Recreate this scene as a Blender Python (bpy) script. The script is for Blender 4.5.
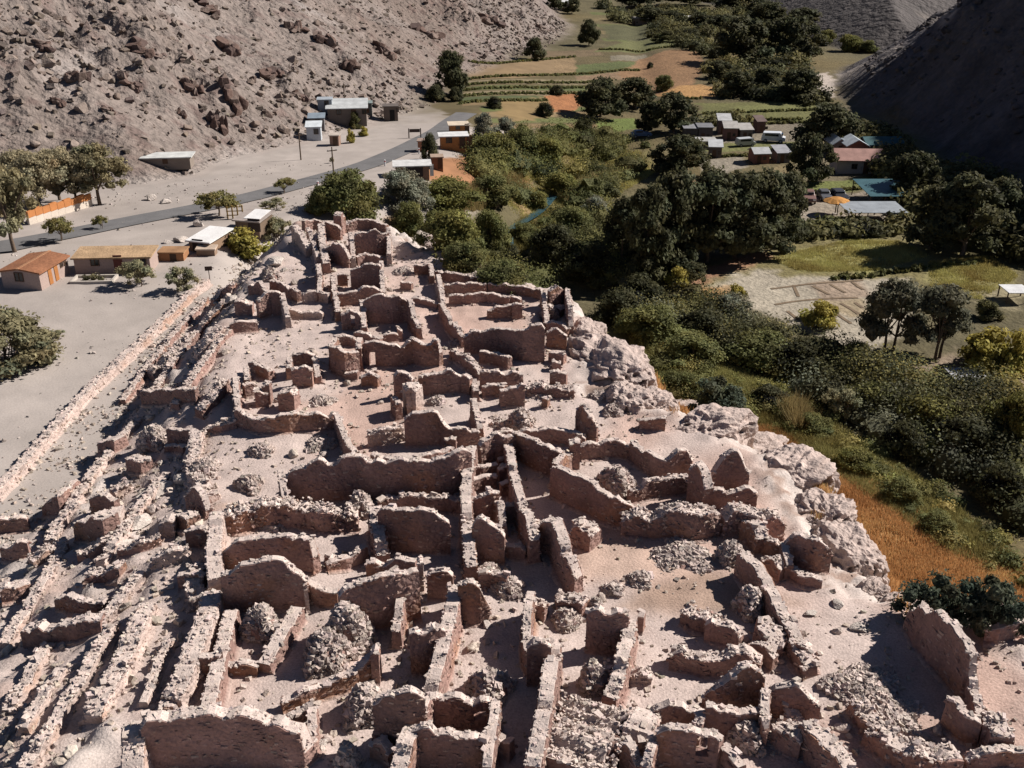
import bpy, math, random
import numpy as np
from bisect import bisect_right
R = math.radians
rng = np.random.default_rng(7)
random.seed(7)
for o in list(bpy.data.objects):
    bpy.data.objects.remove(o)
sc = bpy.context.scene
COL = sc.collection

# ------------------------------------------------------------------ camera, sky, sun, exposure
CAM_H, PITCH, FPX = 28.0, R(25.5), 1020.0
cam = bpy.data.cameras.new('camera')
cam.sensor_width = 36.0
cam.lens = 36.0 * FPX / 1024.0
cam.clip_start, cam.clip_end = 0.5, 5000.0
camo = bpy.data.objects.new('camera', cam)
COL.objects.link(camo)
camo.location = (0, 0, CAM_H)
camo.rotation_euler = (math.pi / 2 - PITCH, 0, 0)
sc.camera = camo

SUN_EL, SUN_AZ = 38.0, 20.0            # azimuth: degrees from +X towards +Y
w = bpy.data.worlds.new('World')
sc.world = w
w.use_nodes = True
nt = w.node_tree
bg = nt.nodes['Background']
sky = nt.nodes.new('ShaderNodeTexSky')
sky.sky_type = 'NISHITA'
sky.sun_disc = False
sky.sun_elevation = R(SUN_EL)
sky.sun_rotation = R(90 - SUN_AZ)
sky.altitude = 2500
sky.air_density = 0.55
sky.dust_density = 0.2
nt.links.new(sky.outputs[0], bg.inputs[0])
bg.inputs[1].default_value = 0.05
sun = bpy.data.lights.new('sun', 'SUN')
sun.energy = 5.0
sun.angle = R(0.5)
sun.color = (1.0, 0.945, 0.885)
suno = bpy.data.objects.new('sun', sun)
COL.objects.link(suno)
suno.rotation_euler = (0, R(90 - SUN_EL), R(SUN_AZ))
sc.view_settings.view_transform = 'Standard'
sc.view_settings.look = 'None'
sc.view_settings.gamma = 1.0
sc.view_settings.exposure = 0.6
sc.cycles.use_denoising = True
sc.cycles.max_bounces = 5
sc.cycles.diffuse_bounces = 2
sc.cycles.glossy_bounces = 2
sc.cycles.transmission_bounces = 3
sc.cycles.transparent_max_bounces = 4

# ------------------------------------------------------------------ noise
_tab = np.random.default_rng(3).random((16, 256, 256))
def vnoise(x, y, s=0):
    x = np.asarray(x, float); y = np.asarray(y, float)
    xi = np.floor(x).astype(int); yi = np.floor(y).astype(int)
    fx = x - xi; fy = y - yi
    fx = fx * fx * (3 - 2 * fx); fy = fy * fy * (3 - 2 * fy)
    t = _tab[s % 16]
    a = t[xi & 255, yi & 255]; b = t[(xi + 1) & 255, yi & 255]
    c = t[xi & 255, (yi + 1) & 255]; d = t[(xi + 1) & 255, (yi + 1) & 255]
    return (a + (b - a) * fx) * (1 - fy) + (c + (d - c) * fx) * fy
def fbm(x, y, s=0, o=4, g=0.5):
    r = 0; a = 1.0; n = 0
    for k in range(o):
        r = r + a * (vnoise(x * 2 ** k + 17.3 * k, y * 2 ** k + 9.1 * k, s + k) - 0.5)
        n += a; a *= g
    return 2 * r / n                      # about -1..1
def ridged(x, y, s=0, o=3):
    r = 0; a = 1.0
    for k in range(o):
        r = r + a * (1 - np.abs(2 * vnoise(x * 2 ** k + 5.7 * k, y * 2 ** k, s + k) - 1))
        a *= 0.5
    return r / 1.75
def sstep(a, b, x):
    t = np.clip((x - a) / (b - a), 0, 1)
    return t * t * (3 - 2 * t)

# ------------------------------------------------------------------ picture ray -> ground
def rayd(u, v):
    x = (u - 512) / FPX; y = -(v - 384) / FPX
    return (x, math.cos(PITCH) + y * math.sin(PITCH), -math.sin(PITCH) + y * math.cos(PITCH))
def flat(u, v, z):
    d = rayd(u, v); t = (z - CAM_H) / d[2]
    return (d[0] * t, d[1] * t)
ZLY, ZLZ = [0, 100, 120, 150, 210, 330, 500], [-3.3, -3.6, -5.0, -7.4, -11.0, -13.8, -15]
def flatg(u, v):
    z = -8.0
    for _ in range(25): z = .5 * z + .5 * float(np.interp(flat(u, v, z)[1], ZLY, ZLZ))
    return flat(u, v, z)
def proj(X, Y, Z):
    q = Z - CAM_H
    dep = Y * math.cos(PITCH) - q * math.sin(PITCH)
    up = Y * math.sin(PITCH) + q * math.cos(PITCH)
    return 512 + FPX * X / dep, 384 - FPX * up / dep, dep

# ------------------------------------------------------------------ terrain outlines (metres)
RE = sorted([flat(u, v, 0)[::-1] for u, v in [(1120, 700), (1075, 640), (1010, 612), (950, 604), (905, 598), (868, 575), (842, 520), (820, 492), (800, 455),
     (760, 442), (725, 418), (690, 402), (668, 408), (650, 392), (642, 362), (615, 340), (578, 318), (570, 287), (530, 280), (490, 270), (455, 252), (425, 240), (392, 222)]])
REy, REx = np.array([p[0] for p in RE]), np.array([p[1] for p in RE])
LE = sorted([flat(u, v, 0)[::-1] for u, v in [(110, 768), (150, 690), (190, 610), (212, 540), (212, 470), (225, 400), (232, 330), (258, 275), (290, 240), (302, 222)]])
LEy, LEx = np.array([p[0] for p in LE]), np.array([p[1] for p in LE])
YBACK = flat(340, 217, 0)[1]
HILL = [(-420, -60), (-160, 40), (-100, 95)] + [flatg(u, v) for u, v, z in [(-40, 215, -8.3), (20, 196, -8.5), (80, 186, -8.8), (140, 184, -9), (200, 176, -9.5), (240, 160, -9.8),
     (300, 145, -10.3), (345, 132, -11), (405, 116, -12), (440, 104, -12.3), (455, 88, -12.8), (480, 70, -13.2), (520, 57, -13.6), (560, 40, -14), (572, 22, -14.4), (562, 6, -14.8)]] + [(0, 560), (-60, 900), (-900, 1500), (-1200, -60)]
SPUR = [(130, -80), (100, 60), (92, 120), (86, 160), (82, 200), (78, 240), (84, 268), (98, 300), (122, 335), (150, 360), (260, 420), (700, 500), (900, -80)]
FARH = [(128, 318), (106, 335), (99, 372), (97, 420), (94, 470), (88, 520), (60, 800), (150, 1500), (1300, 1500), (1300, 420), (500, 440), (240, 400), (150, 352)]
CUP = [(-200, 900), (-60, 720), (40, 690), (120, 700), (250, 900), (400, 1700), (-600, 1700)]

def inside(X, Y, poly):
    r = np.zeros(np.shape(X), bool)
    n = len(poly)
    for i in range(n):
        x0, y0 = poly[i]; x1, y1 = poly[(i + 1) % n]
        if y0 == y1: continue
        c = ((y0 > Y) != (y1 > Y)) & (X < (x1 - x0) * (Y - y0) / (y1 - y0) + x0)
        r ^= c
    return r
def sdist(X, Y, poly):
    d = np.full(np.shape(X), 1e9)
    n = len(poly)
    for i in range(n):
        x0, y0 = poly[i]; x1, y1 = poly[(i + 1) % n]
        dx, dy = x1 - x0, y1 - y0
        t = np.clip(((X - x0) * dx + (Y - y0) * dy) / (dx * dx + dy * dy), 0, 1)
        d = np.minimum(d, np.hypot(X - x0 - t * dx, Y - y0 - t * dy))
    return np.where(inside(X, Y, poly), d, -d)

ROAD = [flatg(u, v) for u, v, z in [(-120, 262, -8), (-30, 255, -8.2), (0, 248, -8.3), (60, 236.5, -8.4), (125, 222, -8.7), (187, 211, -9), (245, 199, -9.4), (303, 183.5, -10), (361, 167.5, -10.7), (406, 149, -11.4), (441, 131, -12), (452, 122, -12.3), (468, 112, -12.6)]]
RIVER = [flat(u, v, -17) for u, v in [(1120, 560), (1010, 520), (930, 470), (860, 420), (780, 375), (690, 330), (610, 300), (560, 285), (520, 268), (502, 248), (520, 232), (541, 216), (560, 190), (590, 165), (620, 140), (650, 118)]] + [(40, 330), (48, 420), (50, 560)]
def pdist(X, Y, line):
    d = np.full(np.shape(X), 1e9)
    for (x0, y0), (x1, y1) in zip(line, line[1:]):
        dx, dy = x1 - x0, y1 - y0
        t = np.clip(((X - x0) * dx + (Y - y0) * dy) / (dx * dx + dy * dy), 0, 1)
        d = np.minimum(d, np.hypot(X - x0 - t * dx, Y - y0 - t * dy))
    return d
STEPS = 6
PL = [flat(-60, 575, -3.3), flat(0, 490, -3.3), flat(100, 380, -3.4), flat(200, 285, -3.6), flat(225, 262, -3.8), flat(255, 248, -4)]
PYs, PXs = [18] + [p[1] for p in PL], [PL[0][0] - 4] + [p[0] for p in PL]
def terrain(X, Y):
    """height and the masks the ground colours use"""
    zl = np.interp(Y, ZLY, ZLZ)
    zr = np.interp(Y, [0, 110, 160, 300, 500], [-16, -16, -16, -15.6, -16])
    xb = np.interp(Y, [20, 90, 104, 112, 140, 210, 330, 500], [-11, -20, -21, -17, -5, 5, 14, 30]) + 3 * (1 - sstep(150, 220, Y)) * fbm(X / 18, Y / 18, 5, 2)
    mw = np.interp(Y, [110, 150, 230], [8, 8, 18])
    m = sstep(-1, 1, (X - xb) / mw)
    fl = zl * (1 - m) + zr * m
    rd = pdist(X, Y, RIVER)
    fl = fl - 1.1 * np.exp(-(rd / 4.5) ** 2)
    road = pdist(X, Y, ROAD)
    rough = sstep(3, 9, road)
    fl = fl + (.05 + .20 * m) * (1 - .8 * sstep(170, 240, Y)) * fbm(X / 9, Y / 9, 2, 3) * rough + .03 * fbm(X / 1.1, Y / 1.1, 4, 2) * rough
    # hills
    dl = sdist(X, Y, HILL) + 3.5 * fbm(X / 25, Y / 25, 1, 2) * rough
    ds = sdist(X, Y, SPUR) + 6 * fbm(X / 30, Y / 30, 4, 2)
    df = sdist(X, Y, FARH)
    dc = sdist(X, Y, CUP)
    hl = np.where(dl > 0, 0.52 * dl - 1.6 * (1 - np.exp(-np.clip(dl, 0, None) / 4)), 0)
    amp = sstep(2, 22, dl)
    clus = sstep(.42, .62, vnoise(X / 26 + 4, Y / 34 - X / 60, 12))
    crag = ridged(X / 13 + 0.5 * fbm(X / 7, Y / 7, 9, 2) + Y / 40, Y / 17 - X / 40, 6, 4)
    hl = hl + amp * (3.2 * np.clip(crag - 0.48, 0, 1) ** 1.2 * 3 * (.25 + .75 * clus) + (.35 + .6 * clus) * fbm(X / 5, Y / 5, 3, 4) + 3.5 * fbm(X / 40, Y / 40, 8, 2))
    hl = hl + amp * (.3 + .7 * clus) * (1.1 * np.floor(4 * vnoise(X / 4.3, Y / 4.3, 11)) / 4 + 1.2 * sstep(.60, .72, ridged(X / 9 + Y / 30, Y / 11, 2, 4)) * vnoise(X / 3, Y / 3, 5))
    hs = np.where(ds > 0, np.interp(Y, [225, 285], [1.02, .70]) * np.minimum(ds, 84) + .45 * np.clip(ds - 84, 0, None), 0) + sstep(3, 30, ds) * (2.4 * fbm(X / 24, Y / 24, 7, 5) + 9.0 * (ridged(X / 45 + Y / 60, Y / 24 - X / 70, 3, 5) - .55) + 2.4 * fbm(X / 7, Y / 7, 2, 4))
    hf = np.where(df > 0, 0.5 * df, 0) + sstep(2, 30, df) * (2.5 * fbm(X / 26, Y / 26, 10, 5))
    hc = np.where(dc > 0, 0.5 * dc, 0)
    z = fl + np.maximum(np.maximum(hl, hs), np.maximum(hf, hc))
    # ridge
    wob = 0.9 * fbm(X / 2.6, Y / 2.6, 12, 3)
    xr = np.interp(Y, REy, REx); xl = np.interp(Y, LEy, LEx)
    a = X - xr + wob; b = xl - X + 1.2 * fbm(X / 4, Y / 4, 13, 2); c = Y - YBACK
    fr = np.where(a < 0, -0.9 * sstep(-3.0, 0.4, a), -0.9 - 5.2 * sstep(0, 3.2, a) - 0.62 * np.clip(a - 2.4, 0, None))
    xp = np.interp(Y, PYs, PXs) + np.interp(Y, [40, 60, 95, 103], [3.0, 4.6, 3.6, 1.5])
    FW = np.maximum(xl - xp, 2.0)
    bb = np.clip(b, 0, None)
    t = np.clip(bb / FW, 0, 1) * STEPS
    tf = np.floor(t) + sstep(0.72, 1.0, t - np.floor(t))
    flk = -3.4 * (0.4 * tf + 0.6 * t) / STEPS - np.clip(bb - FW, 0, None) * 0.9
    bk = -np.clip(c, 0, None) * 0.8 - 0.5 * sstep(-2, 1, c)
    zr_ = fr + flk + bk
    rw = 3.8 + 3.6 * np.exp(-((Y - 62) / 7) ** 2)
    rock = sstep(-rw, -rw * .35, a + 1.2 * fbm(X / 2, Y / 2, 1, 2)) * (1 - sstep(4.5, 7, a))
    frock = sstep(0.48, 0.62, vnoise(X / 5 + 3, Y / 7, 14)) * sstep(0, 2, b) * (1 - sstep(.8, 1, b / FW))
    zr_ = zr_ + 0.22 * fbm(X / 3.5, Y / 3.5, 2, 3) + 0.07 * fbm(X / 0.7, Y / 0.7, 4, 2)
    flank = sstep(.5, 3, b) * (1 - sstep(.86, 1, b / FW))
    zr_ = zr_ + flank * (.20 * (ridged(X / 1.3, Y / 1.8, 7, 4) - .5) + .16 * fbm(X / .6, Y / .6, 2, 3))
    zr_ = zr_ + rock * (.8 * (ridged(X / 2.2 + .4 * fbm(X, Y, 3, 2), Y / 2.2, 9, 4) - .55) + .5 * fbm(X / .8, Y / .8, 5, 3)) + frock * (0.8 * (ridged(X / 1.8, Y / 1.8, 6, 4) - 0.4) + .25 * fbm(X / .6, Y / .6, 3, 2))
    k = 0.35
    r_on = sstep(-0.6, 0.8, zr_ - z)
    z2 = np.maximum(z, zr_)
    return dict(z=z2, ridge=r_on, a=a, b=b, c=c, hl=dl, hs=ds, hf=df, hc=dc, rd=rd, road=road, m=m, rock=rock, frock=frock, crag=crag)

def axis(segs):
    out = [segs[0][0]]
    for a0, b0, s0, s1 in segs:
        x = a0
        L = b0 - a0
        n = max(2, int(round(L / (0.5 * (s0 + s1)))))
        st = np.linspace(s0, s1, n); st *= L / st.sum()
        out += list(a0 + np.cumsum(st))
    return np.array(out)
GX = axis([(-1200, -160, 60, 2.5), (-160, -46, 1.0, 0.6), (-46, 36, 0.27, 0.27), (36, 130, 0.7, 0.9), (130, 1300, 3, 70)])
GY = axis([(-80, 18, 8, 1.0), (18, 104, 0.27, 0.27), (104, 260, 0.5, 0.75), (260, 520, 1.2, 2.6), (520, 1700, 8, 60)])
XX, YY = np.meshgrid(GX, GY, indexing='ij')
T = terrain(XX, YY)
ZZ = T['z']
GXl, GYl, ZZl = GX.tolist(), GY.tolist(), ZZ
def gz(x, y):
    i = min(max(bisect_right(GXl, x) - 1, 0), len(GXl) - 2); j = min(max(bisect_right(GYl, y) - 1, 0), len(GYl) - 2)
    fx = (x - GXl[i]) / (GXl[i + 1] - GXl[i]); fy = (y - GYl[j]) / (GYl[j + 1] - GYl[j])
    return float((ZZl[i, j] * (1 - fx) + ZZl[i + 1, j] * fx) * (1 - fy) + (ZZl[i, j + 1] * (1 - fx) + ZZl[i + 1, j + 1] * fx) * fy)
def gzv(x, y):
    x = np.asarray(x, float); y = np.asarray(y, float)
    i = np.clip(np.searchsorted(GX, x, 'right') - 1, 0, len(GX) - 2); j = np.clip(np.searchsorted(GY, y, 'right') - 1, 0, len(GY) - 2)
    fx = (x - GX[i]) / (GX[i + 1] - GX[i]); fy = (y - GY[j]) / (GY[j + 1] - GY[j])
    return (ZZ[i, j] * (1 - fx) + ZZ[i + 1, j] * fx) * (1 - fy) + (ZZ[i, j + 1] * (1 - fx) + ZZ[i + 1, j + 1] * fx) * fy
def at(u, v):
    """where the picture's ray first meets the ground"""
    d = rayd(u, v)
    t = 18.0; step = 0.4
    while t < 900:
        t2 = t + step
        if CAM_H + d[2] * t2 < gz(d[0] * t2, d[1] * t2):
            lo, hi = t, t2
            for _ in range(14):
                m_ = (lo + hi) / 2
                if CAM_H + d[2] * m_ < gz(d[0] * m_, d[1] * m_): hi = m_
                else: lo = m_
            return (d[0] * hi, d[1] * hi, CAM_H + d[2] * hi)
        t = t2; step = max(0.4, t * 0.006)
    return (d[0] * 900, d[1] * 900, gz(d[0] * 900, d[1] * 900))
def height_for(X, Y, z, vtop):
    """height of an upright at X, Y, z whose top shows at picture row vtop"""
    lo, hi = 0.0, 60.0
    for _ in range(30):
        m_ = (lo + hi) / 2
        if proj(X, Y, z + m_)[1] > vtop: lo = m_
        else: hi = m_
    return lo
def dep_at(p): return proj(*p)[2]

# ------------------------------------------------------------------ mesh and material helpers
def mesh(name, V, faces, mats=None, col=None, midx=None, smooth=False):
    """faces: list of integer arrays (n x 3 / n x 4)"""
    me = bpy.data.meshes.new(name)
    V = np.asarray(V, np.float32)
    faces = [np.asarray(f, np.int32) for f in faces if len(f)]
    nl = sum(f.size for f in faces); nf = sum(len(f) for f in faces)
    me.vertices.add(len(V)); me.vertices.foreach_set('co', V.ravel())
    me.loops.add(nl); me.polygons.add(nf)
    me.loops.foreach_set('vertex_index', np.concatenate([f.ravel() for f in faces]))
    tot = np.concatenate([np.full(len(f), f.shape[1], np.int32) for f in faces])
    me.polygons.foreach_set('loop_start', np.concatenate([[0], np.cumsum(tot)[:-1]]).astype(np.int32))
    me.polygons.foreach_set('loop_total', tot)
    me.polygons.foreach_set('use_smooth', np.full(nf, bool(smooth)))
    for m_ in (mats or []): me.materials.append(m_)
    if midx is not None: me.polygons.foreach_set('material_index', np.asarray(midx, np.int32))
    me.update(calc_edges=True)
    if col is not None:
        ca = me.color_attributes.new('Col', 'FLOAT_COLOR', 'POINT')
        c4 = np.ones((len(V), 4), np.float32); c4[:, :3] = col
        ca.data.foreach_set('color', c4.ravel())
    return me
def link(name, data, parent=None, loc=None, rotz=0.0):
    o = bpy.data.objects.new(name, data)
    COL.objects.link(o)
    if loc is not None: o.location = loc
    o.rotation_euler = (0, 0, rotz)
    if parent is not None: o.parent = parent
    return o
def tag(o, label=None, cat=None, group=None, kind=None):
    if label: o['label'] = label
    if cat: o['category'] = cat
    if group: o['group'] = group
    if kind: o['kind'] = kind
    return o
def thing(name, label, cat, loc=(0, 0, 0), rotz=0.0, group=None):
    return tag(link(name, None, None, loc, rotz), label, cat, group)
def copy_tree(o, parent=None):
    c = o.copy(); COL.objects.link(c)
    if parent is not None: c.parent = parent
    for ch in list(o.children): copy_tree(ch, c)
    return c

def mat(name, col=None, rough=0.9, vc=False, n1=0.0, s1=1.0, n2=0.0, s2=8.0, bump=0.0, bs=10.0, vor=0.0, vs=4.0, tint=None, trans=0.0, metal=0.0, spec=0.2):
    """Principled with base colour (own or vertex albedo), two noise tints, noise + voronoi bump"""
    m_ = bpy.data.materials.new(name); m_.use_nodes = True
    t = m_.node_tree; N = t.nodes; L = t.links
    p = N['Principled BSDF']
    p.inputs['Roughness'].default_value = rough
    p.inputs['Metallic'].default_value = metal
    p.inputs['Specular IOR Level'].default_value = spec
    if vc:
        a = N.new('ShaderNodeAttribute'); a.attribute_name = 'Col'; base = a.outputs['Color']
    else:
        g = N.new('ShaderNodeRGB'); g.outputs[0].default_value = (*col, 1); base = g.outputs[0]
    tc = N.new('ShaderNodeTexCoord'); vec = tc.outputs['Object']
    def noise(s, det=5):
        n = N.new('ShaderNodeTexNoise'); n.inputs['Scale'].default_value = s; n.inputs['Detail'].default_value = det
        L.new(vec, n.inputs['Vector']); return n.outputs['Fac']
    for amt, s in ((n1, s1), (n2, s2)):
        if amt:
            mr = N.new('ShaderNodeMapRange'); L.new(noise(s), mr.inputs[0])
            mr.inputs[1].default_value = 0.25; mr.inputs[2].default_value = 0.75
            mr.inputs[3].default_value = 1 - amt; mr.inputs[4].default_value = 1 + amt
            mx = N.new('ShaderNodeMix'); mx.data_type = 'RGBA'; mx.blend_type = 'MULTIPLY'; mx.inputs[0].default_value = 1
            L.new(base, mx.inputs[6]); L.new(mr.outputs[0], mx.inputs[7]); base = mx.outputs[2]
    if tint:
        mr = N.new('ShaderNodeMapRange'); L.new(noise(tint[1], 3), mr.inputs[0])
        mr.inputs[1].default_value = 0.5; mr.inputs[2].default_value = 0.68; mr.inputs[4].default_value = tint[2]
        mx = N.new('ShaderNodeMix'); mx.data_type = 'RGBA'
        L.new(mr.outputs[0], mx.inputs[0]); L.new(base, mx.inputs[6]); mx.inputs[7].default_value = (*tint[0], 1); base = mx.outputs[2]
    L.new(base, p.inputs['Base Color'])
    h = None
    if vor:
        v = N.new('ShaderNodeTexVoronoi'); v.inputs['Scale'].default_value = vs; v.feature = 'F1'; L.new(vec, v.inputs['Vector'])
        b1 = N.new('ShaderNodeBump'); b1.invert = True; b1.inputs['Strength'].default_value = vor; b1.inputs['Distance'].default_value = 0.6 / vs
        L.new(v.outputs['Distance'], b1.inputs['Height']); h = b1.outputs[0]
    if bump:
        b2 = N.new('ShaderNodeBump'); b2.inputs['Strength'].default_value = bump; b2.inputs['Distance'].default_value = 1.0 / bs
        L.new(noise(bs, 8), b2.inputs['Height'])
        if h: L.new(h, b2.inputs['Normal'])
        h = b2.outputs[0]
    if h: L.new(h, p.inputs['Normal'])
    if trans:
        tr = N.new('ShaderNodeBsdfTranslucent'); L.new(base, tr.inputs[0])
        ms = N.new('ShaderNodeMixShader'); ms.inputs[0].default_value = trans
        L.new(p.outputs[0], ms.inputs[1]); L.new(tr.outputs[0], ms.inputs[2])
        L.new(ms.outputs[0], N['Material Output'].inputs[0])
    return m_
C_ = lambda *c: np.array(c, float)

# icosahedron and its subdivision, unit size
def ico(n):
    f = (1 + 5 ** .5) / 2
    V = [(-1, f, 0), (1, f, 0), (-1, -f, 0), (1, -f, 0), (0, -1, f), (0, 1, f), (0, -1, -f), (0, 1, -f), (f, 0, -1), (f, 0, 1), (-f, 0, -1), (-f, 0, 1)]
    Fc = [(0, 11, 5), (0, 5, 1), (0, 1, 7), (0, 7, 10), (0, 10, 11), (1, 5, 9), (5, 11, 4), (11, 10, 2), (10, 7, 6), (7, 1, 8), (3, 9, 4), (3, 4, 2), (3, 2, 6), (3, 6, 8), (3, 8, 9), (4, 9, 5), (2, 4, 11), (6, 2, 10), (8, 6, 7), (9, 8, 1)]
    V = [np.array(v) / np.linalg.norm(v) for v in V]
    for _ in range(n):
        mid = {}; F2 = []
        def m2(i, j):
            k_ = (min(i, j), max(i, j))
            if k_ not in mid:
                q = V[i] + V[j]; V.append(q / np.linalg.norm(q)); mid[k_] = len(V) - 1
            return mid[k_]
        for a0, b0, c0 in Fc:
            x, y, z = m2(a0, b0), m2(b0, c0), m2(c0, a0)
            F2 += [(a0, x, z), (b0, y, x), (c0, z, y), (x, y, z)]
        Fc = F2
    return np.array(V), np.array(Fc)
ICO0, ICO1, ICO2, ICO3 = ico(0), ico(1), ico(2), ico(3)
def rots(n, tilt=0.5, yaw=None):
    a = rng.random(n) * 6.283 if yaw is None else yaw; t = (rng.random(n) - .5) * 2 * tilt; s = (rng.random(n) - .5) * 2 * tilt
    ca, sa, ct, st, cs, ss = np.cos(a), np.sin(a), np.cos(t), np.sin(t), np.cos(s), np.sin(s)
    Z = np.zeros((n, 3, 3)); X = np.zeros((n, 3, 3)); Y = np.zeros((n, 3, 3))
    Z[:, 0, 0] = ca; Z[:, 0, 1] = -sa; Z[:, 1, 0] = sa; Z[:, 1, 1] = ca; Z[:, 2, 2] = 1
    X[:, 0, 0] = 1; X[:, 1, 1] = ct; X[:, 1, 2] = -st; X[:, 2, 1] = st; X[:, 2, 2] = ct
    Y[:, 1, 1] = 1; Y[:, 0, 0] = cs; Y[:, 0, 2] = ss; Y[:, 2, 0] = -ss; Y[:, 2, 2] = cs
    return Z @ X @ Y
CUBE = (np.array([(x, y, z) for x in (-1, 1) for y in (-1, 1) for z in (-1, 1)], float) * .8, np.array([(0, 1, 3), (0, 3, 2), (4, 6, 7), (4, 7, 5), (0, 4, 5), (0, 5, 1), (2, 3, 7), (2, 7, 6), (0, 2, 6), (0, 6, 4), (1, 5, 7), (1, 7, 3)]))
def stones(P, S, base=0, src=ICO0, jit=0.28, tilt=0.5, yaw=None):
    """angular stones at P (n,3), half sizes S (n,3) -> verts, tris"""
    n = len(P); V0, F0 = src
    V = V0[None] * (1 + jit * (rng.random((n, len(V0), 1)) - .5) * 2) + (0.42 if len(V0) == 8 else 0.12) * (rng.random((n, len(V0), 3)) - .5)
    V = np.sign(V) * np.abs(V) ** 0.8                       # boxier than a ball
    V = V * S[:, None, :]
    V = np.einsum('nij,nkj->nki', rots(n, tilt, yaw), V) + P[:, None, :]
    Fa = (F0[None] + (np.arange(n) * len(V0))[:, None, None]).reshape(-1, 3) + base
    return V.reshape(-1, 3), Fa

# ------------------------------------------------------------------ ground colours (albedo, with crevice shade painted on the rim rock)
def ground_polys():
    """patches of soil, crop and dry grass on the valley floor: outline, colour, edge wobble in metres"""
    L = []
    def P(pts, c, wob=1.0):
        if len(L) < 58: c = tuple(.70 * (.9 * k_ + .1 * sum(c) / 3) for k_ in c)
        L.append(([at(u, v)[:2] for u, v in pts], C_(*c), wob))
    # far terraced plots
    P([(440, 70), (470, 60), (620, 45), (700, 48), (722, 75), (700, 128), (560, 128), (470, 128), (432, 105)], (.15, .115, .05), 3)
    P([(470, 64), (528, 60), (574, 58), (577, 72), (520, 78), (468, 80)], (.30, .20, .10), .8)
    P([(576, 65), (640, 62), (630, 75), (578, 78)], (.12, .14, .045), .8)
    P([(530, 51), (600, 49), (604, 55), (530, 58)], (.20, .14, .075), .8)
    P([(610, 56), (646, 54), (646, 60), (612, 61)], (.26, .22, .15), .5)
    P([(575, 76), (640, 71), (630, 80), (576, 82)], (.28, .18, .10), .6)
    for i, (v, c) in enumerate([(82, (.27, .21, .12)), (88, (.13, .15, .05)), (93, (.30, .23, .13)), (98, (.10, .12, .045)), (103, (.25, .17, .08))]):
        P([(462, v), (600, v - 3), (612, v - 1), (600, v + 2), (462, v + 3.5)], c, .5)
    for i, (v, c) in enumerate([(108, (.14, .16, .045)), (113, (.30, .21, .10)), (119, (.15, .16, .05)), (125, (.26, .17, .08))]):
        P([(480, v), (548, v - 2), (600, v - 1), (600, v + 2), (540, v + 3), (484, v + 4)], c, .5)
    for i, v in enumerate((12, 18, 24, 31, 38)):
        P([(590 + i * 3, v), (700, v - 2), (704, v + 1.5), (592 + i * 3, v + 3)], [(.15, .16, .05), (.24, .18, .08)][i % 2], .8)
    P([(592, 52), (640, 38), (690, 36), (690, 46), (620, 52)], (.17, .17, .06), 1)
    P([(600, 25), (700, 22), (700, 34), (610, 40)], (.12, .115, .05), 2)
    P([(618, 74), (640, 60), (668, 50), (702, 49), (702, 72), (690, 88), (660, 96), (640, 92)], (.30, .165, .075), 1.2)
    P([(655, 96), (680, 86), (702, 84), (718, 89), (716, 96), (690, 100)], (.50, .27, .09), .8)
    P([(546, 96), (578, 92), (580, 110), (548, 113)], (.42, .17, .06), 1)
    P([(500, 100), (545, 98), (545, 118), (500, 122)], (.30, .20, .08), 2)
    P([(596, 120), (634, 118), (640, 128), (600, 134)], (.15, .19, .04), 1)
    P([(700, 104), (830, 98), (822, 122), (760, 130), (700, 128)], (.17, .165, .05), 2)
    P([(735, 106), (800, 104), (800, 110), (735, 112)], (.20, .20, .06), .6)
    P([(690, 126), (800, 122), (826, 140), (800, 146), (700, 144)], (.24, .20, .14), 1.5)
    P([(696, 144), (800, 142), (806, 150), (700, 152)], (.19, .19, .06), 1)
    P([(700, 160), (745, 156), (748, 166), (720, 178), (702, 176)], (.33, .28, .21), 1)
    P([(775, 166), (796, 164), (792, 178), (760, 178)], (.24, .18, .08), 1)
    P([(795, 184), (888, 174), (892, 188), (800, 194)], (.18, .20, .045), .8)
    P([(790, 196), (885, 190), (905, 196), (905, 222), (860, 232), (800, 232), (784, 222)], (.34, .28, .21), 1.5)
    P([(800, 150), (850, 146), (890, 160), (880, 176), (800, 182)], (.2, .16, .09), 2)
    # plots across the river
    P([(690, 285), (720, 258), (800, 236), (905, 236), (975, 250), (1024, 270), (1024, 300), (940, 300), (860, 300), (740, 300)], (.23, .19, .07), 3)
    P([(768, 258), (850, 240), (900, 242), (930, 256), (880, 270), (800, 272)], (.34, .31, .10), 2)
    P([(930, 262), (990, 256), (1018, 276), (980, 300), (930, 290)], (.32, .28, .10), 2)
    P([(700, 290), (752, 268), (792, 276), (905, 278), (925, 300), (890, 345), (862, 360), (820, 338), (745, 306)], (.46, .395, .30), 2)
    P([(806, 282), (860, 280), (872, 296), (826, 302)], (.38, .28, .20), .8)
    P([(820, 300), (866, 298), (874, 316), (850, 318)], (.40, .31, .19), .8)
    P([(975, 290), (1024, 286), (1024, 312), (978, 304)], (.30, .25, .14), 1)
    P([(690, 276), (760, 250), (775, 258), (720, 278), (700, 288)], (.38, .20, .11), 1.5)
    P([(700, 286), (724, 284), (734, 306), (708, 300)], (.42, .24, .085), 1.5)
    P([(900, 372), (960, 350), (1024, 380), (1024, 410), (940, 396)], (.30, .22, .15), 2.5)
    P([(562, 272), (580, 268), (584, 280), (565, 282)], (.36, .28, .17), 1)
    P([(640, 196), (690, 176), (694, 188), (650, 206)], (.34, .17, .09), 1.5)
    # bank between the ridge and the road
    P([(424, 176), (440, 158), (470, 156), (500, 172), (530, 176), (524, 190), (440, 190)], (.40, .185, .08), 1.5)
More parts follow.
